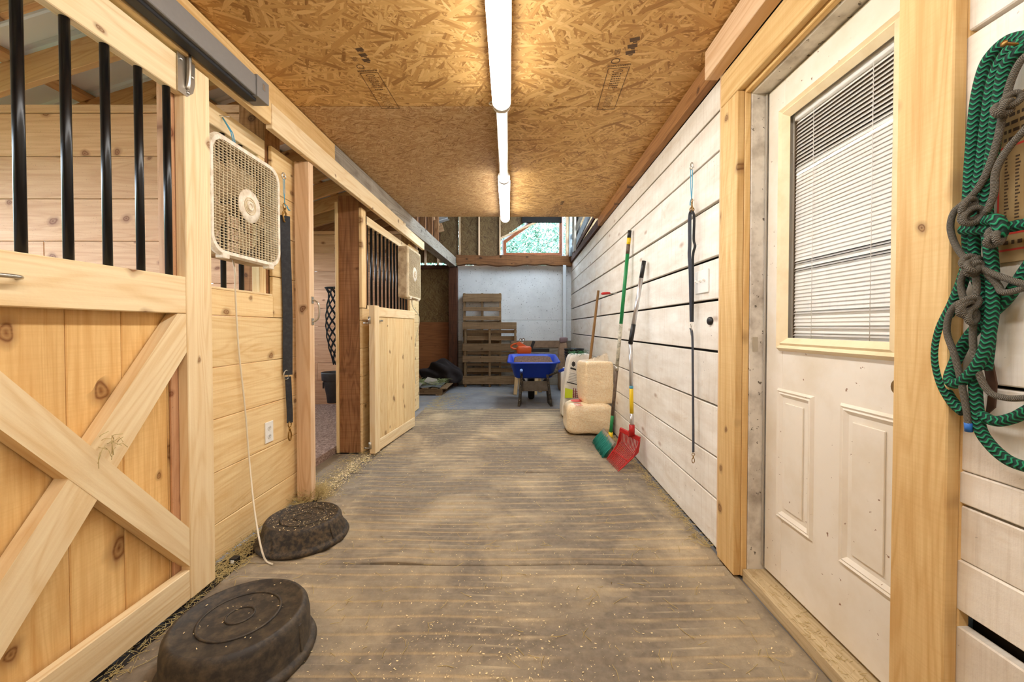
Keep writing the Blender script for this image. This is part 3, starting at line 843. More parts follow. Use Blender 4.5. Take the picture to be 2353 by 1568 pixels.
# ---- old torn siding above the right wall in the far bay
wu = thing('wall_upper_right', kind='structure', loc=(1.05, 6.5, 2.5))
rt = random.Random(11)
plank('backing_board', 1.10, 1.14, 4.9, 8.2, 2.4, 2.62, 'y', M['dark'], wu)
plank('backing_board', 1.10, 1.14, 7.75, 8.2, 2.62, 3.72, 'y', M['dark'], wu)
plank('backing_board', 1.10, 1.14, 4.9, 5.0, 2.62, 3.72, 'y', M['dark'], wu)
for (ya, za, yb, zb, w, m) in ((5.0, 2.90, 7.95, 2.56, .14, 'torn'), (5.05, 3.12, 7.95, 2.82, .10, 'weath'), (5.3, 2.66, 7.9, 2.50, .06, 'darkpost')):
    MB().beam((1.04 - .02, ya, za), (.99, yb, zb), w, .024, (0, 0, 1)).build('siding_board', M[m], wu)
plank('upright_board', .95, .985, 7.2, 7.34, 2.48, 3.5, 'z', M['weath'], wu)
plank('upright_board', .93, .98, 7.7, 7.82, 2.48, 3.5, 'z', M['torn'], wu)
sc_ = MB()
for k in range(5):
    p = V(.975 + rt.uniform(-.01, .01), 5.06 + k * .05, 2.50 + rt.uniform(-.01, .08))
    sc_.lathe([(.001, -.05), (.03, -.03), (.036, 0), (.026, .03), (.001, .05)], p, (rt.uniform(-1, 1), rt.uniform(-1, 1), 1), 7, smooth=False)
sc_.build('insulation_scrap', M['foam'], wu)
wloft = thing('wall_loft', kind='structure', loc=(-1.6, 3, 2.6))
plank('loft_side_panel', -1.62, -1.58, -2.4, 8.2, 2.62, 3.72, 'y', M['darkpost'], wloft)
for y in (5.4, 5.9, 6.4, 6.9, 7.4):
    plank('loft_stud', -1.578, -1.49, y - .02, y + .02, 2.50, 3.65, 'z', M['oldpost'], wloft)
plank('roof_tack_room', 1.16, 1.76, -2.5, 4.9, 3.72, 3.80, 'y', M['dark'], kind='structure')
cl_ = thing('ceiling_loft', kind='structure', loc=(0, 3, 3.72))
plank('roof_deck', -1.75, 1.16, -2.5, 5.1, 3.72, 3.80, 'y', M['dark'], cl_)
plank('roof_deck', -1.75, 1.16, 6.9, 8.3, 3.72, 3.80, 'y', M['dark'], cl_)
plank('roof_deck', -1.75, .35, 5.1, 6.9, 3.72, 3.80, 'y', M['dark'], cl_)
plank('added_roof_pane', .35, 1.16, 5.1, 6.9, 3.75, 3.756, 'y', M['glass'], cl_)  # unseen glazed roof hole added to lift the daylight in the far bay
# ================================================================== OBJECTS
# ---- rubber mats
def wob(x, y): return .004 * math.sin(1.9 * x + 2.3 * y) + .003 * math.sin(4.1 * x - 3.3 * y + 1) + .0022 * math.sin(7.3 * x + 5.1 * y + 2)
def rubber_mat(x0, x1, y0, y1, label, curl=None):
    pitch = (y1 - y0 - .03) / 13.0
    xs = []
    for a in (0, .008, .03, .05, .058, .066, .074, .082, .09, .1, .12): xs.append(x0 + a)
    n = 64
    for i in range(1, n): xs.append(x0 + .12 + (x1 - x0 - .24) * i / n)
    xs += [x1 - (b - x0) for b in xs[:11][::-1]]
    fr = [0, .15, .212, .238, .26, .282, .308, .5, .692, .718, .74, .762, .788, .85]
    yr = [y0, y0 + .006]
    for k in range(13): yr += [y0 + .015 + pitch * (k + t) for t in fr]
    yr += [y1 - .014, y1 - .006, y1]
    vs, fs, du = [], [], []
    def surf(x, y):
        # meandering ribs
        yy = y + .010 * math.sin(2.2 * x + y * .7) * min(1, (y - y0) * 6) * min(1, (y1 - y) * 6) + .004 * math.sin(6 * x)
        t = ((yy - y0 - .015) / pitch) % 1.0
        ex = min(x - x0, x1 - x)
        # half-width of the raised bar shrinks towards its rounded end
        hw = .24
        if ex < .075: hw = 0 if ex < .05 else .24 * math.sqrt(max(0, 1 - ((.075 - ex) / .025) ** 2))
        d = abs(t - .5)
        edge = hw - d
        h = 0.0 if edge <= -.035 else (1.0 if edge >= .035 else (edge + .035) / .07)
        dust = max(0, 1 - abs(edge + .006) / .042) if hw > 0 else 0
        z = -.006 + .0078 * h + wob(x, y)
        if curl:
            for (cx, w, at, amp) in curl:
                yy2 = y1 if at else y0
                z += amp * math.exp(-((x - cx) / w) ** 2) * math.exp(-abs(y - yy2) / .10)
        if y in (y0, y1) or x in (x0, x1): z -= .006; dust = 0
        return z, dust
    for y in yr:
        for x in xs:
            z, d = surf(x, y)
            vs.append((x, y, z)); du.append(d)
    nx, ny = len(xs), len(yr)
    for j in range(ny - 1):
        for i in range(nx - 1):
            fs.append([j * nx + i, j * nx + i + 1, (j + 1) * nx + i + 1, (j + 1) * nx + i])
    mb = MB(); mb.add(vs, fs, None, True)
    # skirt down to the floor
    b = len(mb.v)
    ringi = list(range(nx)) + [j * nx + nx - 1 for j in range(1, ny)] + [(ny - 1) * nx + i for i in range(nx - 2, -1, -1)] + [j * nx for j in range(ny - 2, 0, -1)]
    mb.v += [(mb.v[i][0], mb.v[i][1], -.018) for i in ringi]; mb.g += [(mb.v[i][0], mb.v[i][1], -.018) for i in ringi]
    m = len(ringi)
    for k in range(m):
        mb.f.append([ringi[k], b + k, b + (k + 1) % m, ringi[(k + 1) % m]]); mb.sm.append(False)
    mb.dust = du + [0] * m
    return mb.build('rubber_mat', M['mat'], label=label, cat='mat', group='ribbed rubber mats down the aisle')
XA, XB = -1.332, .985
rubber_mat(XA, 1.0, .70, 1.916, 'ribbed black rubber floor mat nearest, in front of white door', [(-.85, .25, 1, .006)])
rubber_mat(XA, XB, 1.922, 3.135, 'ribbed rubber floor mat second from front, beside stall doorway post', [(-.62, .16, 0, .016), (-.1, .12, 1, .012)])
rubber_mat(XA, XB, 3.141, 4.322, 'ribbed rubber floor mat under broom and red fork', [(-.72, .22, 1, .022), (.1, .1, 0, .008)])
rubber_mat(XA, XB, 4.33, 5.60, 'farthest ribbed rubber floor mat meeting the concrete floor', [(-.5, .2, 0, .01)])
rubber_mat(XA, XB, -.52, .694, 'ribbed rubber floor mat under the camera')

# ---- light fixtures
def pxz(px, py, Z): return atZ(px, py, Z)
LZ = 2.415
A = pxz(1161, 505, LZ); B = pxz(1145, 0, LZ)
ldir = (A - B).normalized()
def lx(y): return B + ldir * ((y - B.y) / ldir.y)
def fixture(y0, y1, lit, label):
    p0, p1 = lx(y0), lx(y1)
    root = thing('tube_light', label, 'light', (p0 + p1) / 2, group='tube lights along the ceiling')
    up = V(0, 0, 1)
    mb = MB(); mb.beam(p0 + up * .046, p1 + up * .046, .06, .030, (1, 0, 0)); mb.build('housing', M['fixture'], root)
    d = ldir; L_f = (p1 - p0).length
    if lit:
        # frosted lens: the lower part of a round tube, the opaque tray above it
        sd_ = V(0, 0, 1).cross(d).normalized()
        st = [(.002, .55), (.012, .92), (.03, 1.0)] + [(.03 + (L_f - .06) * k / 6, 1.0) for k in range(1, 7)] + [(L_f - .012, .92), (L_f - .002, .55)]
        na = 18
        lens = MB(); tray = MB()
        for mb_, a0, a1 in ((lens, -1.53, 1.53), (tray, 1.53, 2 * math.pi - 1.53)):
            vs = [p0 + d * s0 + (sd_ * math.sin(a0 + (a1 - a0) * i / na) - up * math.cos(a0 + (a1 - a0) * i / na)) * .052 * k0 for s0, k0 in st for i in range(na + 1)]
            fs = [[j * (na + 1) + i, j * (na + 1) + i + 1, (j + 1) * (na + 1) + i + 1, (j + 1) * (na + 1) + i] for j in range(len(st) - 1) for i in range(na)]
            mb_.add(vs, fs, None, True)
        lens.build('tube_lens', M['tube_on'], root); tray.build('tube_tray', M['fixture'], root)
    else:
        MB().tube([p0 + d * .01, p1 - d * .01], .048, 24).build('tube_cover', M['tube_clear'], root)
        MB().beam(p0 + d * .03 + up * .012, p1 - d * .03 + up * .012, .07, .012, (1, 0, 0)).build('led_board', M['fixture'], root)
        MB().beam(p0 + d * .03 + up * .003, p1 - d * .03 + up * .003, .016, .003, (1, 0, 0)).build('led_strip', M['strip_on'], root)
    for q in (p0, p1):
        s_ = 1 if q is p0 else -1
        MB().tube([q, q + d * s_ * .014], .0535, 24).build('end_cap', M['fixture'], root)
    for t in (.2, .8):
        q = p0 * (1 - t) + p1 * t
        MB().box(q.x - .012, q.x + .012, q.y - .01, q.y + .01, LZ + .055, ZC, 'z').build('mounting_clip', M['zinc'], root)
    return root
fixture(1.13, 2.335, True, 'lit white tube light nearest the camera on OSB ceiling')
fixture(2.345, 3.50, False, 'clear dim tube light between the two bright tubes')
fixture(3.51, 4.80, True, 'lit white tube light at the far end of OSB ceiling')
fixture(-.12, 1.12, True, 'lit white tube light above the camera')
fixture(-1.35, -.13, True, 'lit white tube light behind the camera')
pc = lx(2.42)
MB().tube(bez([pc + V(-.03, 0, .03), pc + V(-.06, 0, .03), pc + V(-.075, .01, .045), pc + V(-.06, .02, .06), pc + V(-.03, .02, .058)], 5), .004, 8).build('light_power_cord', M['plastic_white'], label='short white power cord loop beside the dim tube light', cat='cord')

# ---- sliding stall door (left foreground)
XD = -1.345
sd = thing('sliding_door', 'pine sliding stall door with crossed braces and black bars', 'door', (XD, 1.1, 0))
T = .042
plank('stile', XD - T, XD, 1.635, 1.768, .018, 2.205, 'z', M['rail'], sd)
plank('stile', XD - T, XD, .50, .635, .018, 2.205, 'z', M['rail'], sd)
plank('top_rail', XD - T + .004, XD - .003, .636, 1.634, 2.058, 2.203, 'y', M['rail'], sd)
plank('middle_rail', XD - T + .004, XD - .002, .636, 1.634, 1.184, 1.332, 'y', M['rail'], sd)
plank('bottom_rail', XD - T + .004, XD - .002, .636, 1.634, .018, .14, 'y', M['rail'], sd)
yb = [.50, .68, .86, 1.06, 1.245, 1.42, 1.60, 1.765]
for a_, b_ in zip(yb, yb[1:]):
    plank('panel_board', XD - .078, XD - .055, a_ + .001, b_ - .001, .02, 1.31, 'z', M['pine2'], sd)
plank('inner_batten', XD - .078, XD - T - .001, 1.595, 1.66, 1.31, 2.2, 'z', M['pink'], sd)
plank('inner_batten', XD - .0545, XD - T - .0005, 1.605, 1.655, .02, 1.30, 'z', M['pink'], sd)
def pX(px, py, X=XD): return atX(px, py, X)
# front diagonal brace, upper left to lower right
def brace(q, name, xf, th):
    P = [pX(*p, X=xf) for p in q]
    lo = random.random() * 9
    d = ((P[1] + P[2]) - (P[0] + P[3])).normalized(); u = V(1, 0, 0).cross(d).normalized()
    vs = P + [p - V(th, 0, 0) for p in P]
    gs = [(p.dot(d) + lo, p.dot(u), -p.x) for p in vs]
    mb = MB(); mb.add(vs, [[0, 1, 2, 3], [7, 6, 5, 4], [0, 4, 5, 1], [1, 5, 6, 2], [2, 6, 7, 3], [3, 7, 4, 0]], gs)
    return mb.build(name, M['rail'], sd)
k0 = .636
def extend(p, q, ytarget):
    a_, b_ = pX(*p), pX(*q); t = (ytarget - a_.y) / (b_.y - a_.y); return a_ + (b_ - a_) * t
def brace3(up, dn, y0, y1, name, xf, th, clip=None):
    P = [extend(*up, y0), extend(*up, y1), extend(*dn, y1), extend(*dn, y0)]
    if clip: P = clip(P)
    for p in P: p.x = xf
    lo = random.random() * 9
    d = ((P[1] + P[2]) - (P[0] + P[3])).normalized(); u = V(1, 0, 0).cross(d).normalized()
    vs = [V(p) for p in P] + [p - V(th, 0, 0) for p in P]
    gs = [(p.dot(d) + lo, p.dot(u), -p.x) for p in vs]
    mb = MB(); mb.add(vs, [[3, 2, 1, 0], [4, 5, 6, 7], [1, 5, 4, 0], [2, 6, 5, 1], [3, 7, 6, 2], [0, 4, 7, 3]], gs)
    return mb.build(name, M['rail'], sd)
upB, dnB = ((0, 850), (450, 1225)), ((0, 985), (446, 1308))
brace3(upB, dnB, .636, 1.634, 'brace', XD - .003, .045)
# second brace in two halves butting the first
upA, dnA = ((401, 735), (155, 1109)), ((430, 812), (227, 1148))
def yz_at(line, other):  # intersection in the door plane
    a_, b_ = pX(*line[0]), pX(*line[1]); c_, d_ = pX(*other[0]), pX(*other[1])
    r = V((b_ - a_).y, (b_ - a_).z); s_ = V((d_ - c_).y, (d_ - c_).z); w_ = V((c_ - a_).y, (c_ - a_).z)
    t = (w_.x * s_.y - w_.y * s_.x) / (r.x * s_.y - r.y * s_.x)
    return a_ + (b_ - a_) * t
def poly_part(P, name, xf, th, d):
    P = [V(p) for p in P]
    for p in P: p.x = xf
    lo = random.random() * 9
    d = V(d).normalized(); u = V(1, 0, 0).cross(d).normalized()
    n = len(P)
    vs = [V(p) for p in P] + [p - V(th, 0, 0) for p in P]
    gs = [(p.dot(d) + lo, p.dot(u), -p.x) for p in vs]
    mb = MB(); mb.add(vs, [list(range(n)), list(range(n, 2 * n))[::-1]] + [[i, n + i, n + (i + 1) % n, (i + 1) % n] for i in range(n)], gs)
    mb.build(name, M['rail'], sd)
iU1, iU2 = yz_at(upA, upB), yz_at(dnA, upB)
iL1, iL2 = yz_at(upA, dnB), yz_at(dnA, dnB)
dA = pX(*upA[0]) - pX(*upA[1]); dA.x = 0
lowz = .142
def at_z(line, z):
    a_, b_ = pX(*line[0]), pX(*line[1]); t = (z - a_.z) / (b_.z - a_.z); return a_ + (b_ - a_) * t
la, lb = at_z(upA, lowz), at_z(dnA, lowz)
poly_part([la, lb, iL2, iL1], 'brace', XD - .004, .044, dA)
tu = at_z(upA, 1.183)
poly_part([iU1, iU2, V(XD, 1.634, extend(*dnA, 1.634).z), V(XD, 1.634, 1.183), V(XD, min(tu.y, 1.62), 1.183)], 'brace', XD - .004, .044, dA)
for k in range(9):
    y = 1.578 - k * .1165
    MB().tube([(XD - .022, y, 1.32), (XD - .022, y, 2.07)], .0125, 14).build('window_bar', M['bar'], sd)
# roller hanger plate and its stem
hp = MB().prism([(0, 0), (.045, .0), (.075, .03), (.085, .07), (.085, .175), (0, .175)][::-1], (XD + .003, 1.602, 2.058), (0, 1, 0), (0, 0, 1), (-1, 0, 0), .003).build('hanger_plate', M['zinc'], sd)
MB().tube(bez([(XD + .003, 1.645, 2.085), (XD + .010, 1.645, 2.11), (XD + .014, 1.645, 2.17), (XD + .014, 1.645, 2.235)], 4), [.004] + [.008] * 11 + [.008], 12).build('hanger_stem', M['zinc'], hp)
for y, z in ((1.618, 2.19), (1.672, 2.15), (1.65, 2.075)):
    MB().lathe([(.0075, 0), (.0075, .004), (.001, .006)], (XD + .003, y, z), (1, 0, 0), 10).build('bolt', M['steel'], hp)
MB().tube(bez([(XD - .002, 1.0, 1.262), (XD + .02, 1.005, 1.262), (XD + .028, 1.03, 1.262), (XD + .026, 1.065, 1.262), (XD + .012, 1.082, 1.262), (XD - .002, 1.084, 1.262)], 4), .006, 10).build('pull_handle', M['zinc'], sd)
# straw caught at the crossing
rs = random.Random(5)
wisp = MB()
cpt = pX(238, 1020)
for k in range(16):
    a_ = cpt + V(rs.uniform(0, .02), rs.uniform(-.03, .03), rs.uniform(-.02, .03)); d = V(rs.uniform(0, .5), rs.uniform(-1, 1), rs.uniform(-.6, 1)).normalized()
    wisp.tube([a_, a_ + d * rs.uniform(.01, .03) + V(0, 0, -.004), a_ + d * rs.uniform(.025, .05) + V(.005, 0, -.025)], .0011, 3)
wisp.build('hay_wisp', M['hay'], label='wisp of hay caught on sliding door brace crossing', cat='hay', kind='stuff')
# overhead track
tr = thing('door_track', 'grey steel sliding door track under the header board', 'track', (-1.29, 1, 2.22))
plank('track_cover', -1.324, -1.255, -.6, 2.0, 2.232, 2.325, 'y', M['track'], tr)
plank('track_channel', -1.318, -1.272, -.6, 1.97, 2.216, 2.2315, 'y', M['track_dark'], tr)
for y in (-.2, 1.24, 1.985):
    br = MB().box(-1.327, -1.248, y - .045, y + .045, 2.228, 2.332, 'y').build('track_bracket', M['track'], tr)
    MB().box(-1.2478, -1.246, y - .006, y + .012, 2.28, 2.31, 'z', .001).build('bracket_slot', M['steel'], br)

# ---- box fans
def box_fan(label, loc, cordpts, rc=.085, rim='fan_white'):
    root = thing('box_fan', label, 'fan', loc, group='square box fans hung on the stall fronts')
    w, h, dp = .26, .275, .055   # half sizes, face looks +X
    def rr(hw, hh, r, n=6):
        out = []
        for cx, cy, a0 in ((hw - r, hh - r, 0), (-hw + r, hh - r, 90), (-hw + r, -hh + r, 180), (hw - r, -hh + r, 270)):
            for k in range(n + 1):
                a = math.radians(a0 + 90 * k / n); out.append((cx + r * math.cos(a), cy + r * math.sin(a)))
        return out
    def loft(rings, mat, name):
        mb = MB(); n = len(rings[0][0])
        vs = [(x, p[0], p[1]) for poly, x in rings for p in poly]
        fs = [[i * n + k, i * n + (k + 1) % n, (i + 1) * n + (k + 1) % n, (i + 1) * n + k] for i in range(len(rings) - 1) for k in range(n)]
        mb.add(vs, fs, None, False); return mb.build(name, mat, root, True)
    loft([(rr(w - .012, h - .012, rc * .9), -dp), (rr(w, h, rc), -dp), (rr(w, h, rc), dp - .022)], M['fan_side'], 'housing')
    loft([(rr(w, h, rc), dp - .022), (rr(w + .004, h + .004, rc * 1.03), dp - .008), (rr(w - .006, h - .006, rc * .93), dp + .004), (rr(w - .022, h - .022, rc * .83), dp + .002), (rr(w - .024, h - .024, rc * .83), dp - .03)], M[rim], 'front_rim')
    gr = MB()
    iw, ih = w - .022, h - .022
    def xtent(t, full, other, r=rc * .83):
        d = abs(t) - (full - r)
        return other if d <= 0 else other - r + math.sqrt(max(0, r * r - d * d))
    n1 = 19
    for k in range(n1):
        y = -iw + 2 * iw * (k + .5) / n1; e = xtent(y, iw, ih)
        gr.beam((dp - .002, y, -e), (dp - .002, y, e), .003, .006, (0, 1, 0), 0)
    n2 = 40
    for k in range(n2):
        z = -ih + 2 * ih * (k + .5) / n2; e = xtent(z, ih, iw)
        gr.beam((dp + .001, -e, z), (dp + .001, e, z), .0022, .004, (0, 0, 1), 0)
    gr.build('front_grille', M['fan_grille'], root, True, kind='stuff')
    bg_ = MB()
    for k in range(14):
        y = -iw + 2 * iw * (k + .5) / 14; e = xtent(y, iw, ih)
        bg_.beam((-dp + .004, y, -e), (-dp + .004, y, e), .004, .004, (0, 1, 0), 0)
    for k in range(15):
        z = -ih + 2 * ih * (k + .5) / 15; e = xtent(z, ih, iw)
        bg_.beam((-dp + .002, -e, z), (-dp + .002, e, z), .004, .004, (0, 0, 1), 0)
    bg_.build('rear_grille', M['fan_dark'], root, True, kind='stuff')
    # shroud with round opening
    n = 28
    sq = [(iw * .999 * max(-1, min(1, 1.4 * math.cos(2 * math.pi * k / n))), ih * .999 * max(-1, min(1, 1.4 * math.sin(2 * math.pi * k / n)))) for k in range(n)]
    cr = [(.228 * math.cos(2 * math.pi * k / n), .228 * math.sin(2 * math.pi * k / n)) for k in range(n)]
    sh = MB(); sh.add([(-.02, *p) for p in sq] + [(-.02, *p) for p in cr], [[k, (k + 1) % n, n + (k + 1) % n, n + k] for k in range(n)])
    sh.build('shroud', M['fan_dark'], root, True)
    hub = MB().lathe([(.075, -.004), (.082, 0), (.080, .004), (.045, .005)], (dp, 0, 0), (1, 0, 0), 32).build('hub_plate', M['fan_white'], root, True)
    for r in (.018, .030, .041):
        pts = [(dp + .006, r * math.cos(2 * math.pi * k / 24), r * math.sin(2 * math.pi * k / 24)) for k in range(24)]
        MB().tube(pts, .0028 if r > .02 else .006, 6, closed=True).build('hub_ring', M['fan_white'] if r < .02 else M['fan_grille'], hub, True)
    MB().lathe([(.05, -.04), (.05, .02), (.001, .022)], (0, 0, 0), (1, 0, 0), 20).build('motor', M['fan_dark'], root, True)
    for k in range(5):
        a0 = 2 * math.pi * k / 5
        def bl_(u, v):
            r = .045 + .17 * u; a = a0 + (v - .5) * (.95 - .25 * u)
            return (-.012 + (.5 - v) * .05, r * math.cos(a), r * math.sin(a))
        MB().grid(bl_, 6, 6).build('blade', M['fan_side'], root, True)
    for y in (-w + .09, w - .09):
        MB().box(dp - .03, dp + .006, y - .022, y + .022, -h - .014, -h + .012, 'y').build('foot', M['fan_white'], root, True)
    MB().tube(bez([V(p) - V(loc) for p in cordpts], 8), .0042, 8).build('power_cord', M['cord'], root, True)
    return root
f1 = V(-1.415, 2.04, 1.735)
cords = [pX(535, 596, -1.42), pX(540, 625, -1.41), pX(541, 680, -1.44), pX(548, 800, -1.45), pX(562, 930, -1.45), pX(572, 1050, -1.44), atY(583, 1160, 2.03), atY(594, 1230, 1.955), atY(603, 1270, 1.925), atZ(612, 1290, .008), atZ(626, 1297, .008)]
box_fan('dusty white box fan nearest, hung by blue twine beside the strap', f1, cords)
f2 = V(-1.255, 4.60, 1.725)
box_fan('dusty box fan seen from its side above the half door', f2, [f2 + V(.0, .1, -.27), f2 + V(.0, .12, -.36), f2 + V(-.03, .55, -.5), f2 + V(-.145, .72, -.9), f2 + V(-.145, .80, -1.35)], .014, 'fan_grille')
tw = MB().tube([(-1.42, 2.03, 2.01), (-1.44, 2.03, 2.1), (-1.485, 2.035, 2.175)], .0028, 6)
tw.tube([(-1.42, 2.045, 2.01), (-1.438, 2.04, 2.1), (-1.485, 2.037, 2.176)], .0025, 6)
tw.build('hanging_twine', M['twine'], label='blue twine holding the near box fan', cat='twine')
MB().tube([(-1.49, 2.02, 2.178), (-1.45, 2.037, 2.178)], .002, 6).build('nail', M['steel'], label='bent nail in window head holding fan twine', cat='nail')

# ---- cross tie straps
def ring_pts(c, ax, ay, r, n=18): return [V(c) + V(ax) * r * math.cos(2 * math.pi * k / n) + V(ay) * r * math.sin(2 * math.pi * k / n) for k in range(n)]
def eye_screw(c, sx, label):
    mb = MB().tube(ring_pts(c, (0, 1, 0), (0, 0, 1), .019), .0032, 7, closed=True)
    mb.tube([V(c) + V(0, .012, .004) - V(sx * .0, 0, 0), V(c) + V(sx * .045, .03, .0)], .003, 7)
    return mb.build('screw_eye', M['steel'], label=label, cat='hook')
def snap(mb, top, sc=1.0, ax=(0, 1, 0)):
    top = V(top)
    mb.tube(ring_pts(top, ax, (0, 0, 1), .013 * sc), .003 * sc, 6, closed=True)
    mb.tube([top + V(0, 0, -.013 * sc), top + V(0, 0, -.035 * sc)], [.006 * sc, .005 * sc], 8)
    c = top + V(0, 0, -.056 * sc)
    mb.tube([c + V(*(V(ax) * .012 * sc * math.cos(a))) + V(0, 0, .024 * sc * math.sin(a)) for a in [2 * math.pi * k / 16 for k in range(16)]], .0036 * sc, 7, closed=True)
def ribbon(pts, widths, th, side):
    # flat strap along pts
    pts = [V(p) for p in pts]; side = V(side)
    mb = MB(); n = len(pts); vs, gs = [], []
    d = 0
    for i, p in enumerate(pts):
        t = (pts[min(i + 1, n - 1)] - pts[max(i - 1, 0)]).normalized()
        s_ = (side - t * side.dot(t)).normalized(); nn = t.cross(s_)
        if i: d += (p - pts[i - 1]).length
        w_ = widths[i] / 2
        for a_, b_ in ((-1, -1), (1, -1), (1, 1), (-1, 1)):
            vs.append(p + s_ * w_ * a_ + nn * th / 2 * b_); gs.append((d, w_ * a_, b_ * .001))
    fs = [[i * 4 + k, i * 4 + (k + 1) % 4, (i + 1) * 4 + (k + 1) % 4, (i + 1) * 4 + k] for i in range(n - 1) for k in range(4)]
    fs += [[3, 2, 1, 0], [(n - 1) * 4 + k for k in range(4)]]
    mb.add(vs, fs, gs, False); return mb
eye_screw(pX(652, 405, -1.44), -1, 'steel screw eye in pine wall holding black strap')
ts = thing('tie_strap', 'wide black webbing tie strap hanging on pine stall wall', 'strap', pX(665, 990, -1.44))
tx = -1.437
P = lambda px, py, X=tx: atX(px, py, X)
tm = MB()
for o_ in (-1.5, 1.5): tm.tube([P(652 + o_, 412), P(653 + o_, 440), P(654 - o_ * .6, 470)], .0022, 6)
tm.tube(bez([P(654, 470), P(658, 476), P(662, 480), P(666, 484)], 3), .003, 6)
tm.tube(bez([P(654, 470), P(660, 474), P(663, 484)], 3), .0026, 6)
tm.build('blue_twine_loop', M['twine'], ts)
sm = MB(); snap(sm, P(654, 474), 1.2); sm.tube(ring_pts(P(654, 494), (0, 1, 0), (0, 0, 1), .022), .0035, 7, closed=True); sm.build('brass_snap', M['brass'], ts)
ribbon(bez([P(655, 496), P(656, 560), P(659, 640), P(661, 720), P(661, 800), P(661, 862)], 5), [.054] * 26, .006, (.7, .7, 0)).build('strap_loop', M['webbing'], ts)
ribbon(bez([P(650, 500, -1.447), P(651, 560, -1.45), P(656, 680, -1.45), P(657, 860, -1.447)], 5), [.035] * 16, .004, (.5, .8, 0)).build('strap_loop', M['webbing'], ts)
MB().tube(ring_pts(P(658, 862), (0, 1, 0), (0, 0, 1), .028), .0035, 7, closed=True).build('steel_ring', M['zinc'], ts)
ribbon(bez([P(662, 866), P(664, 910), P(666, 950), P(666, 972)], 5), [.034] * 16, .005, (.6, .7, 0)).build('strap_tail', M['webbing'], ts)
sm = MB(); snap(sm, P(666, 976), 1.25); sm.build('brass_snap', M['brass'], ts)
# right wall strap
eye_screw(pX(1589, 382, .975), 1, 'steel screw eye in white plank wall')
t2_ = thing('tie_strap', 'thin grey webbing tie strap hanging on white plank wall', 'strap', pX(1593, 1080, .975))
rx = .972
R_ = lambda px, py, X=rx: atX(px, py, X)
tm = MB()
for o_ in (-2.2, 2.2): tm.tube([R_(1589 + o_, 390), R_(1589 + o_ * .8, 430), R_(1589, 460)], .0024, 6)
tm.tube(bez([R_(1588, 458), R_(1586, 466), R_(1586, 472)], 3), .0032, 6)
tm.build('blue_twine_loop', M['twine'], t2_)
sm = MB(); snap(sm, R_(1590, 462), .8); sm.tube(ring_pts(R_(1590, 482), (1, 0, 0), (0, 0, 1), .012), .003, 7, closed=True); sm.build('brass_snap', M['brass'], t2_)
ribbon(bez([R_(1589, 484), R_(1585, 500), R_(1585, 560), R_(1584, 585), R_(1586, 620), R_(1588, 700), R_(1589, 740)], 5), [.019] * 31, .004, (1, 0, 0)).build('strap_loop', M['webbing_grey'], t2_)
ribbon(bez([R_(1590, 484), R_(1595, 500), R_(1594, 550), R_(1597, 566), R_(1592, 590), R_(1592, 660), R_(1591, 740)], 5), [.015] * 31, .004, (1, .3, 0)).build('strap_loop', M['webbing'], t2_)
sm = MB(); snap(sm, R_(1588, 748), .7); sm.build('buckle', M['zinc'], t2_)
ribbon(bez([R_(1587, 755), R_(1591, 775), R_(1592, 860), R_(1593, 1000), R_(1593, 1040)], 6), [.015] * 25, .004, (1, .5, 0)).build('strap_tail', M['webbing_grey'], t2_)
sm = MB(); snap(sm, R_(1593, 1045), .6, (1, 0, 0)); sm.build('brass_snap', M['brass'], t2_)

# ---- outlet and switch plate
oc_ = pX(617, 993, XL)
ou = thing('wall_outlet', 'white double electrical outlet on pine stall wall', 'outlet', (XL, oc_.y, oc_.z))
plank('cover_plate', XL, XL + .006, oc_.y - .037, oc_.y + .037, oc_.z - .06, oc_.z + .06, 'z', M['plastic_white'], ou)
for dz in (-.024, .024):
    f = MB().prism([(.017 * math.cos(a), .0145 * math.sin(a)) for a in [2 * math.pi * k / 14 for k in range(14)]], (XL + .006, oc_.y, oc_.z + dz), (0, 1, 0), (0, 0, 1), (1, 0, 0), .002).build('socket_face', M['fixture'], ou)
    for dy in (-.007, .007):
        plank('slot', XL + .0078, XL + .0085, oc_.y + dy - .0012, oc_.y + dy + .0012, oc_.z + dz - .002, oc_.z + dz + .007, 'z', M['black'], f)
    plank('slot', XL + .0078, XL + .0085, oc_.y - .002, oc_.y + .002, oc_.z + dz - .009, oc_.z + dz - .005, 'z', M['black'], f)
sc1 = pX(1614, 648, XR)
sw = thing('light_switch', 'white triple light switch plate on white plank wall', 'switch', (XR, sc1.y, sc1.z))
plank('cover_plate', XR - .007, XR, sc1.y - .08, sc1.y + .08, sc1.z - .062, sc1.z + .062, 'y', M['plastic_white'], sw)
for k in (-1, 0, 1):
    MB().beam((XR - .006, sc1.y + k * .046, sc1.z), (XR - .022, sc1.y + k * .046, sc1.z + .01), .009, .012, (0, 1, 0)).build('toggle', M['plastic_white'], sw)
kp = pX(1633, 738, XR)
MB().lathe([(.022, 0), (.021, .008), (.012, .014), (.001, .016)], (XR, kp.y, kp.z), (-1, 0, 0), 18, sy=1.0, sx=1.4).build('round_plug', M['black'], label='small black round plug on white plank wall below switch', cat='plug')

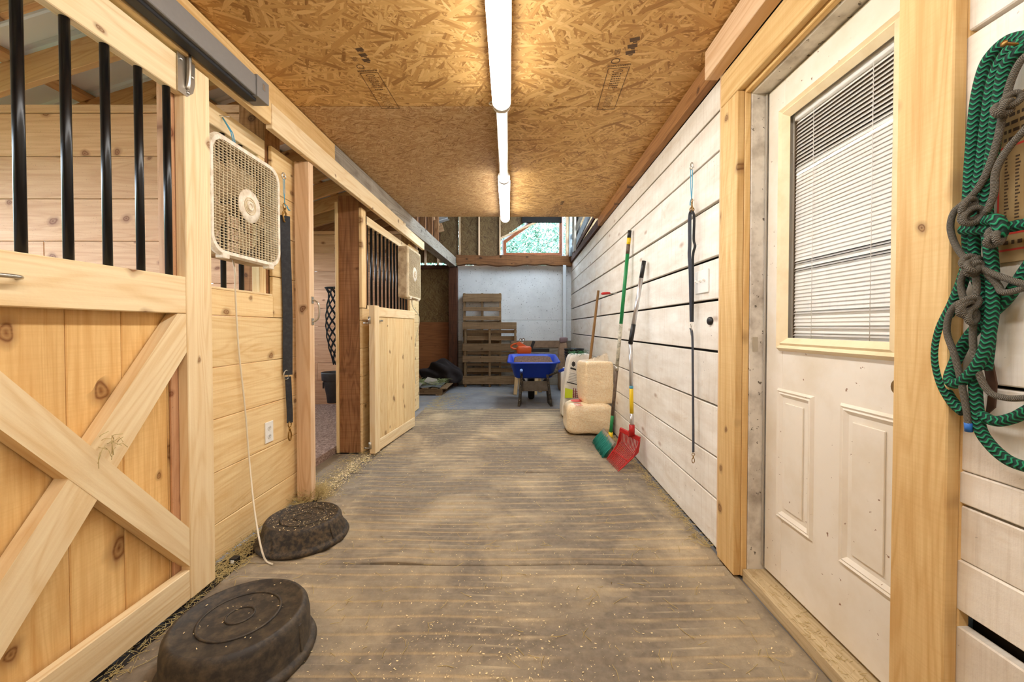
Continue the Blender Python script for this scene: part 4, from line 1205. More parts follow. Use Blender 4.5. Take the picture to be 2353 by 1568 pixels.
# ---- rubber feed pans, upside down
def feed_pan(c, r1, r2, h, mat, label, tilt=(0, 0, 0)):
    q = h - .007
    prof = [(r1 - .008, .004), (r1, 0.0), (r1 + .005, .010), (r1 - .002, .024), (r1 - .012, .028), (r1 - .014, .034), (r2 + .012, h - .045), (r2 + .007, h - .016), (r2 - .002, h - .003), (r2 - .008, h), (r2 - .014, h - .001), (r2 - .018, q)]
    prof += [(.02, q), (.001, q)]
    root = thing('feed_pan', label, 'feed pan', c, tilt, group='upturned black rubber feed pans')
    MB().lathe(prof, (0, 0, 0), (0, 0, 1), 72).build('pan_body', mat, root, True)
    for rr_, tr_ in ((r2 * .6, .0042), (.042, .0036), (r2 - .011, .0042)):
        MB().tube([(rr_ * math.cos(2 * math.pi * k / 64), rr_ * math.sin(2 * math.pi * k / 64), h - .0055) for k in range(64)], tr_, 6, closed=True).build('moulded_ring', mat, root, True)
    for a in (-.35, 2.6):
        ca, sa = math.cos(a), math.sin(a)
        MB().beam((ca * (r1 - .012), sa * (r1 - .012), .03), (ca * (r2 + .008), sa * (r2 + .008), h - .03), .014, .007, (-sa, ca, 0)).build('moulded_rib', mat, root, True)
    return root
feed_pan((-.955, 1.362, .004), .228, .199, .15, M['pan'], 'large black rubber feed pan upside down, nearest the camera', (0, 0, .3))
feed_pan((-1.165, 2.155, .004), .222, .180, .115, M['pan2'], 'dusty black rubber feed pan upside down under the fan cord')

# ---- open dutch half door
hd0, hd1 = V(-1.268, 3.52, 0), V(-1.172, 4.53, 0)
dv = (hd1 - hd0).normalized(); nv = V(-dv.y, dv.x, 0)   # nv points to the stall
ang = math.atan2(dv.y, dv.x)
dd = thing('half_door', 'open pine half door swung against the barred stall front', 'door', hd0 + V(0, 0, .02), (0, 0, ang))
L_ = (hd1 - hd0).length
def lp(name, x0, x1, y0, y1, z0, z1, grain, mat, parent=None):
    return MB().box(x0, x1, y0, y1, z0, z1, grain, .003).build(name, mat, parent or dd, True)
lp('stile', 0, .095, .0, .052, 0, 1.30, 'z', M['rail'])
lp('stile', L_ - .02, L_, .014, .052, 0, 1.28, 'z', M['pine'])
xs_ = [.096, .30, .50, .70, .885, L_ - .021]
for a_, b_ in zip(xs_, xs_[1:]): lp('panel_board', a_ + .001, b_ - .001, .018, .036, .10, 1.20, 'z', M['pine'])
lp('top_rail', .096, L_ - .001, .010, .05, 1.202, 1.288, 'x', M['rail'])
lp('bottom_rail', .096, L_ - .001, .012, .05, 0, .099, 'x', M['rail'])
for z in (.07, 1.165):
    h_ = MB().tube([(-.004, .045, z - .025), (-.004, .045, z + .035)], .012, 12).build('hinge', M['zinc'], dd, True)
    MB().tube([(-.004, .05, z - .02), (-.004, .10, z - .02)], .006, 8).build('hinge_pin', M['zinc'], h_, True)
lp('latch_bolt', .10, .16, -.006, .01, 1.16, 1.175, 'x', M['zinc'])

# ---- hay net and bucket in the far stall
hc = V(-2.66, 5.25, 0)
hn = thing('hay_net', 'black knotted hay net hanging by the brown post', 'hay net', (-2.55, 5.4, .9))
ntop, nbot = atY(765, 662, 5.3), atY(768, 838, 5.3)
nm = MB()
nu, nv_ = 8, 14
def npt(i, j):
    v = j / nv_
    r = .055 + .075 * math.sin(math.pi * min(1, v * 1.08)) ** .8
    if v < .12: r = .13 - v * .6
    if v > .93: r *= .8
    c = ntop * (1 - v) + nbot * v + V(.035, 0, 0)
    a = 2 * math.pi * (i + .5 * (j % 2)) / nu
    return c + V(r * math.cos(a), r * .8 * math.sin(a), 0)
for j in range(nv_):
    for i in range(nu):
        nm.tube([npt(i, j), npt(i, j + 1)], .008, 5)
        nm.tube([npt(i, j), npt(i + (1 if j % 2 else -1), j + 1)], .008, 5)
nm.build('netting', M['net'], hn, kind='stuff')
MB().tube([ntop + V(.035 + .13 * math.cos(a), .1 * math.sin(a), 0) for a in [2 * math.pi * k / 20 for k in range(20)]], .008, 6, closed=True).build('rim_cord', M['net'], hn)
MB().tube([ntop + V(.035, .0, .0), ntop + V(.06, .16, .12), ntop + V(.06, .33, .2)], .007, 6).build('hanging_rope', M['net'], hn)
b0 = atY(768, 925, 5.4); b1 = atY(768, 855, 5.4)
bk = thing('wall_bucket', 'dark grey rubber corner bucket below the hay net', 'bucket', b0)
hh = b1.z - b0.z
MB().lathe([(.001, .01), (.085, .0), (.11, hh * .55), (.135, hh * .72), (.15, hh * .74), (.155, hh * .95), (.16, hh), (.15, hh), (.14, hh * .8), (.08, .02), (.001, .02)], (0, 0, 0), (0, 0, 1), 28).build('bucket_body', M['grey_rubber'], bk, True)
MB().box(-.09, -.075, -.135, -.118, hh * .5, hh * .7, 'z').build('slot_mark', M['black'], bk, True)
MB().tube(bez([(.0, .12, hh * .9), (.0, .17, hh * 1.05), (.0, .235, hh * 1.1)], 4), .006, 6).build('hanger', M['steel'], bk, True)
# ---- long handled tools on the right wall
def seg_pts(pxs, A, B, a_px, b_px):
    # points on the 3D line A-B at given pixel rows (linear in row is close enough)
    return [A + (B - A) * ((p - a_px) / (b_px - a_px)) for p in pxs]
bA, bB = atX(1447, 530, .968), atZ(1403, 1000, .13)
br = thing('push_broom', 'push broom with green and white pole and teal bristles', 'broom', V(bB.x, bB.y, 0))
def tseg(A, B, t0, t1, r, mat, name, parent, r2=None):
    return MB().tube([A + (B - A) * t0, A + (B - A) * (t0 + t1) / 2, A + (B - A) * t1], [r, r, r2 or r], 12).build(name, mat, parent)
for t0, t1, r, m, nm_ in ((0, .035, .017, 'black', 'end_grip'), (.035, .065, .0175, 'yellow', 'yellow_band'), (.065, .11, .0172, 'brownpole', 'label_band'), (.11, .445, .0165, 'green', 'pole'), (.445, .655, .0162, 'worn', 'pole'), (.655, .675, .019, 'zinc', 'collar'), (.675, .90, .0155, 'brownpole', 'pole'), (.90, .985, .0155, 'green', 'pole'), (.985, 1.03, .021, 'yellow', 'socket')):
    tseg(bA, bB, t0, t1, r, M[m], nm_, br)
E0, E1 = V(.792, 3.90, .125), V(.802, 3.47, .105)
MB().beam(E0, E1, .055, .022, (.6, 0, .8)).build('broom_block', M['weath'], br)
rb = random.Random(4); bm = MB()
for k in range(420):
    t = rb.random(); w_ = rb.uniform(-.02, .02)
    p = E0 + (E1 - E0) * t + V(-.008 + w_ * .5, 0, w_ * .8)
    q = p + V(-.075 + rb.uniform(-.012, .012), (t - .5) * -.03 + rb.uniform(-.012, .012), -.098 - .01 * rb.random())
    q.z = max(q.z, .006)
    bm.tube([p, (p + q) / 2 + V(-.004, 0, .004), q], [.0035, .003, .002], 3)
bm.build('bristles', M['bristle'], br, kind='stuff')
for s_ in (-1, 1):
    MB().tube([bB + V(0, s_ * .012, -.02), E0 + (E1 - E0) * (.5 + s_ * .22) + V(.012, 0, .01)], .005, 6).build('brace_rod', M['zinc'], br)
MB().beam(bB + V(0, 0, -.015), (E0 + E1) / 2 + V(.006, 0, .012), .035, .018, (0, 1, 0)).build('head_bracket', M['yellow'], br)

fA = atX(1480, 600, .968); fB = atY(1449, 787, 3.19); fC = atY(1452, 985, 3.24)
fk = thing('stall_fork', 'red plastic manure fork with aluminium pole leaning on white wall', 'fork', V(.8, 3.2, 0))
for A_, B_, t0, t1, r, m, nm_ in ((fA, fB, 0, .21, .0165, 'black', 'end_grip'), (fA, fB, .21, .78, .0165, 'alu', 'pole'), (fA, fB, .78, 1.02, .0185, 'black', 'foam_grip'), (fB, fC, .0, .52, .0155, 'alu', 'pole'), (fB, fC, .52, .82, .0157, 'yellow', 'label_band'), (fB, fC, .82, 1.0, .0155, 'alu', 'pole'), (fB, fC, .5, .53, .0159, 'twine', 'blue_band')):
    tseg(A_, B_, t0, t1, r, M[m], nm_, fk)
MB().tube([fC + V(0, 0, .03), fC + V(0, 0, -.05)], .023, 12).build('socket', M['red'], fk)
TL, TR = atY(1425, 987, 3.37), atY(1470, 1010, 3.215)
FL, FR = atZ(1425, 1013, .175), atZ(1466, 1040, .13)
PL, PR = atZ(1394, 1057, .012), atZ(1420, 1084, .012)
MB().beam(TL, TR, .035, .02, (0, 0, 1)).build('top_bar', M['red'], fk)
MB().beam(fC + V(0, 0, -.03), (TL + TR) / 2, .05, .03, (0, 1, 0)).build('neck', M['red'], fk)
nt = 15
for k in range(nt):
    t = k / (nt - 1)
    a_, f_, p_ = TL.lerp(TR, t), FL.lerp(FR, t), PL.lerp(PR, t)
    rr_ = .0042 if 0 < k < nt - 1 else .0065
    MB().tube(bez([a_, f_ + (a_ - f_) * .25, f_ + (p_ - f_) * .12, p_], 4), [rr_] * 12 + [rr_ * .5], 6).build('tine', M['red'], fk)
for q0, q1, q2 in ((TR, FR, FR.lerp(PR, .3)), (TL, FL, FL.lerp(PL, .3))):
    n_ = (FR - FL).normalized() * .006
    mb = MB(); mb.add([q0, q1, q2, q0 + n_, q1 + n_, q2 + n_], [[0, 1, 2], [5, 4, 3], [0, 3, 4, 1], [1, 4, 5, 2], [2, 5, 3, 0]])
    mb.build('side_wall', M['red'], fk)
MB().beam(FL.lerp(PL, .5), FR.lerp(PR, .5), .008, .006, (0, 0, 1)).build('tine_tie', M['red'], fk)

hA = atX(1375, 668, .966); hB = atY(1355, 835, 5.02); hE = hB + (hB - hA) * ((hB.z - .25) / (hA.z - hB.z))
sh = thing('shovel', 'plain brown wooden tool handle leaning behind the bags', 'shovel', V(hE.x, hE.y, 0))
MB().tube([hA, hB, hE], [.015, .018, .019], 12).build('handle', M['broomwood'], sh)
MB().beam(hE, hE + (hE - hB).normalized() * .22, .16, .006, (0, 1, 0)).build('blade', M['barrow_metal'], sh)
rt_ = atX(1416, 675, .99)
ht = thing('hand_tool', 'small red handled tool stuck in the white plank gap', 'tool', rt_)
MB().tube([(.835, rt_.y, rt_.z - .002), (.85, rt_.y, rt_.z), (.90, rt_.y, rt_.z + .004), (.925, rt_.y, rt_.z + .004)], [.008, .014, .014, .011], 10).build('handle', M['red'], ht)
MB().tube([(.925, rt_.y, rt_.z + .004), (.97, rt_.y, rt_.z + .004), (1.0, rt_.y, rt_.z + .006)], [.006, .004, .004], 8).build('shank', M['steel'], ht)

# ---- sacks
def soft_box(mb, c, a, b, h, e=.28, rot=0.0, nz=.012, seed=0, taper=0.0, lean=(0, 0), nu=40, nv=24):
    r = random.Random(seed)
    ph = [r.uniform(0, 6) for _ in range(8)]
    cr, sr = math.cos(rot), math.sin(rot)
    sg = lambda x, p: math.copysign(abs(x) ** p, x)
    vs = []
    for j in range(nv + 1):
        v = -math.pi / 2 + math.pi * j / nv
        for i in range(nu):
            u = 2 * math.pi * i / nu
            k = 1 - taper * max(0, math.sin(v))
            x = a * k * sg(math.cos(v), e) * sg(math.cos(u), e); y = b * k * sg(math.cos(v), e) * sg(math.sin(u), e); z = h * sg(math.sin(v), e)
            n = nz * (math.sin(9 * x + 7 * z + ph[0]) + math.sin(13 * y - 9 * z + ph[1]) + .6 * math.sin(23 * x + 17 * y + 19 * z + ph[2]) + .5 * math.sin(31 * z + 11 * x + ph[3]))
            d = V(x / a, y / b, z / h); d = d.normalized() if d.length > 0 else V(0, 0, 1)
            p = V(x, y, z) + d * n
            zz = (p.z + h) / (2 * h)
            X, Y = p.x * cr - p.y * sr + lean[0] * zz, p.x * sr + p.y * cr + lean[1] * zz
            vs.append((c[0] + X, c[1] + Y, max(c[2] + p.z, c[2] - h)))
    fs = [[j * nu + i, j * nu + (i + 1) % nu, (j + 1) * nu + (i + 1) % nu, (j + 1) * nu + i] for j in range(nv) for i in range(nu)]
    mb.add(vs, fs, None, True); return mb
def decal(poly, mat, name, parent): 
    mb = MB(); mb.add(poly, [list(range(len(poly)))]); return mb.build(name, mat, parent)
b1 = thing('shavings_bag', 'clear bag of pale wood shavings lying on the mat', 'bag', (.73, 4.36, 0), group='bags of wood shavings')
soft_box(MB(), (.722, 4.37, .162), .25, .21, .162, .34, 0, .008, 1).build('bag_body', M['bag'], b1)
ov = [atZ(1326 + 15 * math.cos(a), 921 + 3.0 * math.sin(a), .333) for a in [2 * math.pi * k / 24 for k in range(24)]]
lg = decal(ov, M['inkred'], 'oval_logo', b1)
for r_, (x0, x1) in ((927.0, (1318, 1334)), (929.5, (1320, 1336)), (932, (1323, 1338))):
    xx = x0
    while xx < x1:
        decal([atZ(xx, r_ - .7, .3335), atZ(xx, r_ + .7, .3335), atZ(xx + 1.6, r_ + .7, .3335), atZ(xx + 1.6, r_ - .7, .3335)], M['inkred'], 'print_mark', lg)
        xx += 2.4
b2 = thing('shavings_bag', 'upright clear bag of wood shavings standing on the lower bag', 'bag', (.81, 4.36, .36), group='bags of wood shavings')
soft_box(MB(), (.805, 4.36, .545), .165, .135, .225, .20, .25, .006, 4).build('bag_body', M['bag'], b2)
fr_ = MB()
def neck(u, v):
    a = 2 * math.pi * u
    k = 1 - v * .25
    w_ = 1 + .16 * math.sin(7 * a + 3 * v) * v + .1 * math.sin(11 * a) * v
    return (.82 + .135 * k * w_ * math.cos(a) + .02 * v, 4.37 + .075 * (1 - v * .85) * w_ * math.sin(a) + .03 * math.cos(a), .72 + v * (.085 + .03 * math.cos(a) + .012 * math.sin(9 * a)))
fr_.grid(neck, 60, 8).build('bag_neck', film('clear_film', (240, 226, 206), .42), b2)

fs_ = thing('feed_sack', 'white printed feed sack leaning behind the shavings bags', 'sack', (.70, 5.12, 0))
soft_box(MB(), (.64, 5.12, .40), .15, .10, .40, .20, .10, .007, 9, .06, (.11, .05)).build('sack_body', M['sack'], fs_)
def sp(px, py): return atY(px, py, 4.995 + .0006 * (py - 870) * -1)
em = decal([sp(1318 + 5.5 * (1 if k % 2 == 0 else .62) * math.cos(2 * math.pi * k / 16), 837 + 7.5 * (1 if k % 2 == 0 else .62) * math.sin(2 * math.pi * k / 16)) for k in range(16)], M['inkblack'], 'emblem', fs_)
decal([sp(1311, 844), sp(1324, 848), sp(1323.5, 852), sp(1310.5, 848)], M['inkblack'], 'name_bar', fs_)
for k in range(6):
    y_ = 857 + k * 3.6
    decal([sp(1308 - k * .5, y_), sp(1330 - k * .4, y_ + 4.2), sp(1330 - k * .4, y_ + 5.0), sp(1308 - k * .5, y_ + .9)], plain('grey_ink', (120, 118, 116), .7) if k == 0 else bpy.data.materials['grey_ink'], 'print_line', fs_)
decal([sp(1303, 877), sp(1327, 883), sp(1326.5, 885.5), sp(1302.6, 879.5)], M['inkblack'], 'name_bar', fs_)
decal([sp(1298.5, 892), sp(1316, 896), sp(1315.5, 915), sp(1297.5, 915)], M['lime'], 'lime_patch', fs_)
for k in range(4): decal([sp(1317 + k * 5, 892 + k), sp(1318.8 + k * 5, 892.3 + k), sp(1318.8 + k * 5, 915), sp(1317 + k * 5, 915)], plain('plaid_red', (120, 30, 30), .7) if k == 0 else bpy.data.materials['plaid_red'], 'plaid_stripe', fs_)
for k in range(4): decal([sp(1316, 898 + k * 4.4), sp(1336, 900 + k * 4.4), sp(1336, 901.6 + k * 4.4), sp(1316, 899.6 + k * 4.4)], bpy.data.materials['plaid_red'], 'plaid_stripe', fs_)
hb_ = MB(); rg_ = random.Random(21)
for k in range(60):
    p = V(.72 + rg_.uniform(-.1, .12), 5.15 + rg_.uniform(-.06, .06), .79 + rg_.uniform(-.01, .02)); d = V(rg_.uniform(-1, 1), rg_.uniform(-1, 1), rg_.uniform(-.2, .7)).normalized()
    hb_.tube([p, p + d * .04, p + d * .07 + V(0, 0, -.02)], .0022, 3)
hb_.build('green_twine_scrap', plain('green_twine', (70, 130, 84), .8), label='tangle of green and white twine on the feed sack', cat='twine', kind='stuff')

# ---- wheelbarrow
wbw = thing('wheelbarrow', 'blue wheelbarrow full of dirty bedding on the concrete', 'wheelbarrow', (.2, 5.9, -.018))
def rrect(cx, cy, hx, hy, r, z, n=6):
    out = []
    for sx, sy, a0 in ((1, 1, 0), (-1, 1, 90), (-1, -1, 180), (1, -1, 270)):
        for k in range(n + 1):
            a = math.radians(a0 + 90 * k / n); x = cx + sx * (hx - r) + r * math.cos(a); y = cy + sy * (hy - r) + r * math.sin(a)
            out.append((x, y, z + (y - cy) * .07))
    return out
rings = [rrect(.19, 6.12, .26, .24, .08, .40), rrect(.19, 6.12, .28, .27, .09, .42), rrect(.19, 6.14, .345, .42, .11, .655), rrect(.19, 6.14, .375, .45, .12, .665), rrect(.19, 6.14, .385, .46, .125, .655), rrect(.19, 6.14, .383, .458, .125, .645)]
n = len(rings[0]); tb = MB()
tb.add([p for r in rings for p in r], [[i * n + k, i * n + (k + 1) % n, (i + 1) * n + (k + 1) % n, (i + 1) * n + k] for i in range(5) for k in range(n)] + [list(range(n))[::-1]], None, True)
tb.build('tray', M['blue'], wbw)
lo = MB(); rl = random.Random(2)
def load(u, v):
    x = -.10 + u * .58; y = 5.80 + v * .68
    e = min(u, 1 - u, v, 1 - v)
    return (x, y, .60 + .045 * v + min(e * 4, 1) * (.04 + .02 * math.sin(9 * x + 3) * math.sin(8 * y)) + rl.uniform(-.011, .011) - (.02 if e == 0 else 0))
lo.grid(load, 80, 80).build('load', M['load'], wbw, label='brown and grey dirty bedding', kind='stuff')
for s_, xh, xa in ((-1, .011, .10), (1, .57, .30)):
    h0, h1, h2 = V(xh, 5.32, .558 if s_ < 0 else .572), V(.014 if s_ < 0 else .42, 5.85, .43), V(xa, 6.40, .20)
    MB().tube([h0, h1, h2], .017, 10).build('handle_bar', M['barrow_metal'], wbw)
    MB().tube([h0 + (h0 - h1).normalized() * .012, h0 + (h1 - h0) * .27], .021, 12).build('grip', M['blue'], wbw)
    MB().lathe([(.021, 0), (.016, .006), (.001, .008)], h0 + (h0 - h1).normalized() * .012, (h0 - h1), 12).build('grip_cap', plain('light_blue_cap', (120, 160, 236), .4) if s_ < 0 else M['blue'], wbw)
for xs_, xb in ((.02, -.025), (.385, .445)):
    lg_ = MB().beam((xs_, 5.84, .46), (xb, 5.82, -.014), .035, .03, (1, 0, 0)).build('leg', M['barrow_metal'], wbw)
    for k in range(4):
        t = .15 + k * .22
        MB().lathe([(.006, 0), (.005, .003), (.001, .004)], (xs_ + (xb - xs_) * t, 5.823 - .02 * t, .46 - .474 * t), (0, -1, 0), 8).build('bolt', M['steel'], lg_)
    MB().beam((xb, 5.84, -.006), (xb * .9 + .02, 6.10, .0), .035, .014, (1, 0, 0)).build('leg_foot', M['barrow_metal'], wbw)
    MB().beam((xb * .9 + .02, 6.10, .0), (xs_, 6.28, .40), .03, .02, (1, 0, 0)).build('leg_brace', M['barrow_metal'], wbw)
MB().box(.0, .41, 5.853, 5.865, .20, .345, 'x').build('cross_panel', plain('dusty_grey_plate', (104, 94, 84), .8, dirt=(70, 62, 54), dirtf=.6), wbw)
MB().tube([(.02, 5.86, .40), (.385, 5.86, .40)], .006, 8).build('cross_rod', M['barrow_metal'], wbw)
MB().lathe([(.10, -.045), (.15, -.05), (.172, -.03), (.176, 0), (.172, .03), (.15, .05), (.10, .045)], (.17, 6.45, .158), (1, 0, 0), 32).build('tyre', M['tyre'], wbw)
MB().lathe([(.001, -.05), (.03, -.05), (.032, -.03), (.10, -.02), (.10, .02), (.032, .03), (.03, .05), (.001, .05)], (.17, 6.45, .158), (1, 0, 0), 20).build('wheel_hub', M['barrow_metal'], wbw)

# ---- things behind the wheelbarrow
sb = thing('saw_bench', 'pale wooden saw bench behind the wheelbarrow', 'bench', (.12, 6.95, -.018))
MB().box(-.14, .42, 6.9, 7.04, .62, .66, 'x').build('top_board', M['pine'], sb)
for x in (-.04, .30):
    for dx, dy in ((-.05, -.1), (.05, .12)):
        MB().beam((x, 6.97 + dy * .3, .62), (x + dx, 6.97 + dy * 1.3, -.016), .06, .035, (1, 0, 0)).build('leg', M['pine'], sb)
cs = thing('chainsaw', 'orange chainsaw with black hand guard behind the wheelbarrow', 'chainsaw', (.05, 6.95, .66))
soft_box(MB(), (.06, 6.96, .735), .13, .075, .07, .45, 0, .002, 3, nu=24, nv=14).build('engine_body', M['orange'], cs)
qa = [atY(px, py, 6.95) for px, py in ((1196, 788), (1186, 790), (1176, 794), (1175, 799), (1182, 802), (1192, 801))]
MB().tube(bez(qa, 4), .016, 8).build('rear_handle', M['orange'], cs)
MB().beam(atY(1190, 789, 6.95), atY(1218, 806, 6.95), .07, .06, (0, 0, 1)).build('top_cover', M['orange'], cs)
MB().beam(atY(1217, 810, 6.95), atY(1227, 784, 6.95), .05, .03, (1, 0, 0)).build('hand_guard', M['black'], cs)
MB().box(.16, .50, 6.98, 6.99, .70, .76, 'x').build('guide_bar', M['black'], cs)
gcz = thing('gas_cylinder', 'small gas cylinder with two silver dial gauges', 'cylinder', (.03, 7.4, -.018))
MB().lathe([(.001, -.016), (.08, -.016), (.085, 0), (.085, .64), (.06, .71), (.025, .74), (.025, .80), (.001, .80)], (.03, 7.4, 0), (0, 0, 1), 24).build('cylinder_body', M['plastic_white'], gcz)
MB().box(.0, .06, 7.37, 7.43, .79, .86, 'x').build('valve_body', M['steel'], gcz)
for px in (1196.5, 1203):
    c_ = atY(px, 780, 7.36)
    gd = MB().lathe([(.001, -.012), (.024, -.012), (.026, 0), (.024, .01), (.019, .011), (.019, .006), (.001, .006)], c_, (0, -1, 0), 20).build('dial_gauge', M['steel'], gcz)
    MB().tube([c_ + V(0, .01, 0), V(.03, 7.4, .84)], .006, 6).build('gauge_stem', M['steel'], gd)
ps = thing('paper_sack', 'tall brown paper sack with folded top in the far corner', 'sack', (.78, 7.3, -.018))
soft_box(MB(), (.77, 7.3, .42), .095, .09, .44, .4, 0, .008, 12, .2).build('sack_body', M['sack_brown'], ps)
soft_box(MB(), (.775, 7.3, .895), .075, .05, .05, .5, 0, .012, 13, nu=20, nv=12).build('folded_top', plain('mauve_paper', (132, 110, 112), .8), ps)
def pail(loc, r, h, label, handle=True):
    p = thing('pail', label, 'bucket', loc, group='black plastic pails stacked by the wall')
    MB().lathe([(.001, .004), (r * .86, 0), (r * .97, h * .78), (r * 1.03, h * .78), (r * 1.03, h * .80), (r * .98, h * .81), (r * .985, h * .87), (r * 1.03, h * .87), (r * 1.03, h * .89), (r * .985, h * .90), (r * .99, h * .96), (r * 1.04, h * .96), (r * 1.04, h), (r * .97, h), (r * .84, .02), (.001, .02)], (0, 0, 0), (0, 0, 1), 32).build('pail_body', M['black'], p, True)
    MB().tube(bez([(-r, 0, h * .85), (-r * .7, -r * .8, h * .5), (0, -r * 1.1, h * .40), (r * .7, -r * .8, h * .5), (r, 0, h * .85)], 6), .003, 6).build('wire_handle', M['zinc'], p, True)
pail((.775, 5.85, -.016), .135, .42, 'lower black plastic pail standing on the concrete')
pail((.775, 5.85, .40), .14, .42, 'black ringed plastic pail on top behind the feed sack')
cn = thing('canister', 'narrow white plastic canister beside the wheelbarrow handle', 'canister', (.615, 5.68, -.016))
MB().lathe([(.001, 0), (.045, 0), (.05, .02), (.05, .50), (.035, .54), (.018, .545), (.018, .575), (.001, .575)], (0, 0, 0), (0, 0, 1), 20).build('canister_body', M['plastic_white'], cn, True)
MB().lathe([(.02, .55), (.021, .58), (.001, .585)], (0, 0, 0), (0, 0, 1), 12).build('cap', M['plastic_white'], cn, True)
MB().box(.822, .885, 7.84, 7.90, -.016, 2.44, 'z').build('downpipe', M['pvc'], label='white square downpipe in the far right corner', cat='pipe')

# ---- pallets
def zrow(py, Y): return atY(1100, py, Y).z
def leaning_pallet(label, pxl, pxr, Y, front, rear, strx, ztop):
    p = thing('pallet', label, 'pallet', (0, Y, -.018), group='wooden pallets leaned on the back wall')
    x0, x1 = atY(pxl, 800, Y).x, atY(pxr, 800, Y).x
    for a_, b_ in front:
        plank('slat', x0, x1, Y - .018, Y, zrow(b_, Y), zrow(a_, Y), 'x', M['pallet'], p)
    for a_, b_ in rear:
        plank('slat', x0, x1, Y + .082, Y + .099, zrow(b_, Y), zrow(a_, Y), 'x', M['pallet'], p)
    for px in strx:
        x = atY(px, 800, Y).x
        plank('stringer', x - .02, x + .02, Y + .001, Y + .081, -.016, ztop, 'z', M['pallet'], p)
Y1, Y2 = 7.87, 7.70
leaning_pallet('taller pale wooden pallet standing against white back wall', 1064, 1152, Y1, [(675, 694), (706, 715), (727, 737), (760, 775), (800, 812), (845, 860)], [(676, 690), (738, 743), (780, 790), (865, 882)], (1067, 1108, 1149), zrow(674, Y1))
leaning_pallet('wide brown wooden pallet standing in front of the taller one', 1063, 1187, Y2, [(741, 757), (790, 807), (818, 833), (864, 883)], [(759, 766), (773, 783), (810, 816), (836, 842), (848, 857)], (1069, 1125, 1184), zrow(742, Y2))
fp = thing('pallet', 'low wooden pallet on the floor under hay and tarp', 'pallet', (-1.8, 7.25, -.018))
for y in (6.80, 7.24, 7.68): plank('stringer', -2.45, -1.31, y - .04, y + .04, .0, .09, 'x', M['pallet'], fp)
for k in range(8):
    x = -2.43 + k * .155
    plank('deck_board', x, x + .11, 6.75, 7.73, .092, .11, 'y', M['pallet'], fp)
for x in (-2.4, -1.9, -1.42): plank('base_board', x, x + .1, 6.75, 7.73, -.017, -.001, 'y', M['pallet'], fp)
soft_box(MB(), (-1.48, 7.52, .30), .36, .20, .20, .9, .1, .045, 31, .3).build('tarp_pile', M['tarp'], label='dark crumpled tarp heaped on the floor pallet', cat='tarp')
tp = MB()
def sheet(u, v):
    return (-2.4 + u * 1.05, 6.78 + v * .62, .118 + .02 * math.sin(9 * u + 3 * v) * math.sin(7 * v) + .012 * math.sin(23 * u + 11 * v))
tp.grid(sheet, 24, 16).build('plastic_sheet', plain('grey_plastic_sheet', (120, 122, 120), .5, var=.3), label='grey plastic sheet spread over the floor pallet', cat='sheet')
hp_ = MB(); rh = random.Random(8)
for k in range(500):
    p = V(rh.uniform(-2.3, -1.33), rh.uniform(6.78, 7.4), .15 + rh.uniform(0, .05)); a = rh.uniform(0, 6.3); L = rh.uniform(.04, .14); d = V(math.cos(a), math.sin(a), rh.uniform(-.3, .3))
    hp_.tube([p, p + d * L], .0025, 3)
hp_.build('hay_pile', M['hay_green'], label='loose greenish hay lying on the floor pallet', cat='hay', kind='stuff')
for i, (x, y, z, rx, rz, lab) in enumerate(((-1.55, 6.98, .20, .5, .3, 'tilted grey slate shard on the hay'), (-1.78, 6.82, .17, .3, -.5, 'flat grey slate shard at the pallet edge'))):
    sh_ = MB().prism([(-.12, -.06), (.02, -.10), (.13, -.03), (.10, .07), (-.06, .09)], (0, 0, 0), (1, 0, 0), (0, 1, 0), (0, 0, 1), .008).build('slate_shard', M['weath'], label=lab, cat='shard')
    sh_.location = (x, y, z); sh_.rotation_euler = (rx, .2, rz)

# ---- ropes, halter and chart on the near right wall
XW = .972
def rp(pts, X=XW): return [atX(px, py, X + (p[0] if p else 0)) for px, py, *p in pts]
gr_ = MB()
G = [
 [(2400, 76), (2353, 84), (2318, 92), (2285, 118), (2262, 155), (2245, 225), (2235, 320), (2228, 420), (2224, 520), (2226, 590), (2212, 645), (2190, 700), (2162, 760), (2153, 820), (2165, 880), (2190, 925), (2215, 948)],
 [(2400, 90), (2353, 98, -.012), (2315, 120, -.012), (2285, 180, -.01), (2270, 270, -.008), (2258, 370), (2246, 450), (2240, 540), (2238, 610), (2258, 680), (2272, 760), (2264, 850)],
 [(2400, 100), (2350, 112, -.02), (2312, 150, -.02), (2297, 220, -.016), (2287, 300, -.012), (2274, 400, -.01), (2266, 470, -.01), (2270, 530, -.01), (2278, 600, -.01), (2281, 680, -.01), (2276, 745, -.012), (2262, 808, -.016), (2232, 858, -.02), (2198, 882, -.02), (2182, 872, -.016), (2196, 830), (2222, 780, .004), (2262, 735, .006), (2310, 690, .006), (2353, 628, .006), (2380, 590, .006)],
 [(2212, 528, -.016), (2250, 528, -.018), (2290, 525, -.018), (2330, 520, -.014), (2400, 505, -.01)],
 [(2240, 870, -.006), (2244, 930, -.006), (2252, 985, -.006), (2275, 1022, -.006), (2312, 1055, -.004), (2353, 1072), (2400, 1080)],
 [(2246, 950, -.004), (2285, 968, -.004), (2325, 962), (2360, 945), (2400, 920)]]
lr = thing('lead_rope', 'green and black braided lead rope coiled on a nail', 'rope', atX(2280, 560, XW))
for p in G: gr_.tube(bez(rp(p), 8), .0108, 12)
gr_.build('rope_coil', M['rope_green'], lr)
wr_ = MB()
wr_.tube(bez([atX(2266, 508, XW - .02), atX(2290, 506, XW - .03), atX(2300, 530, XW - .03), atX(2285, 552, XW - .024)], 6), .012, 10)
wr_.build('rope_wrap', M['rope_green'], lr)
hl = thing('rope_halter', 'grey knotted rope halter hanging with the green rope', 'halter', atX(2235, 600, XW))
hm = MB()
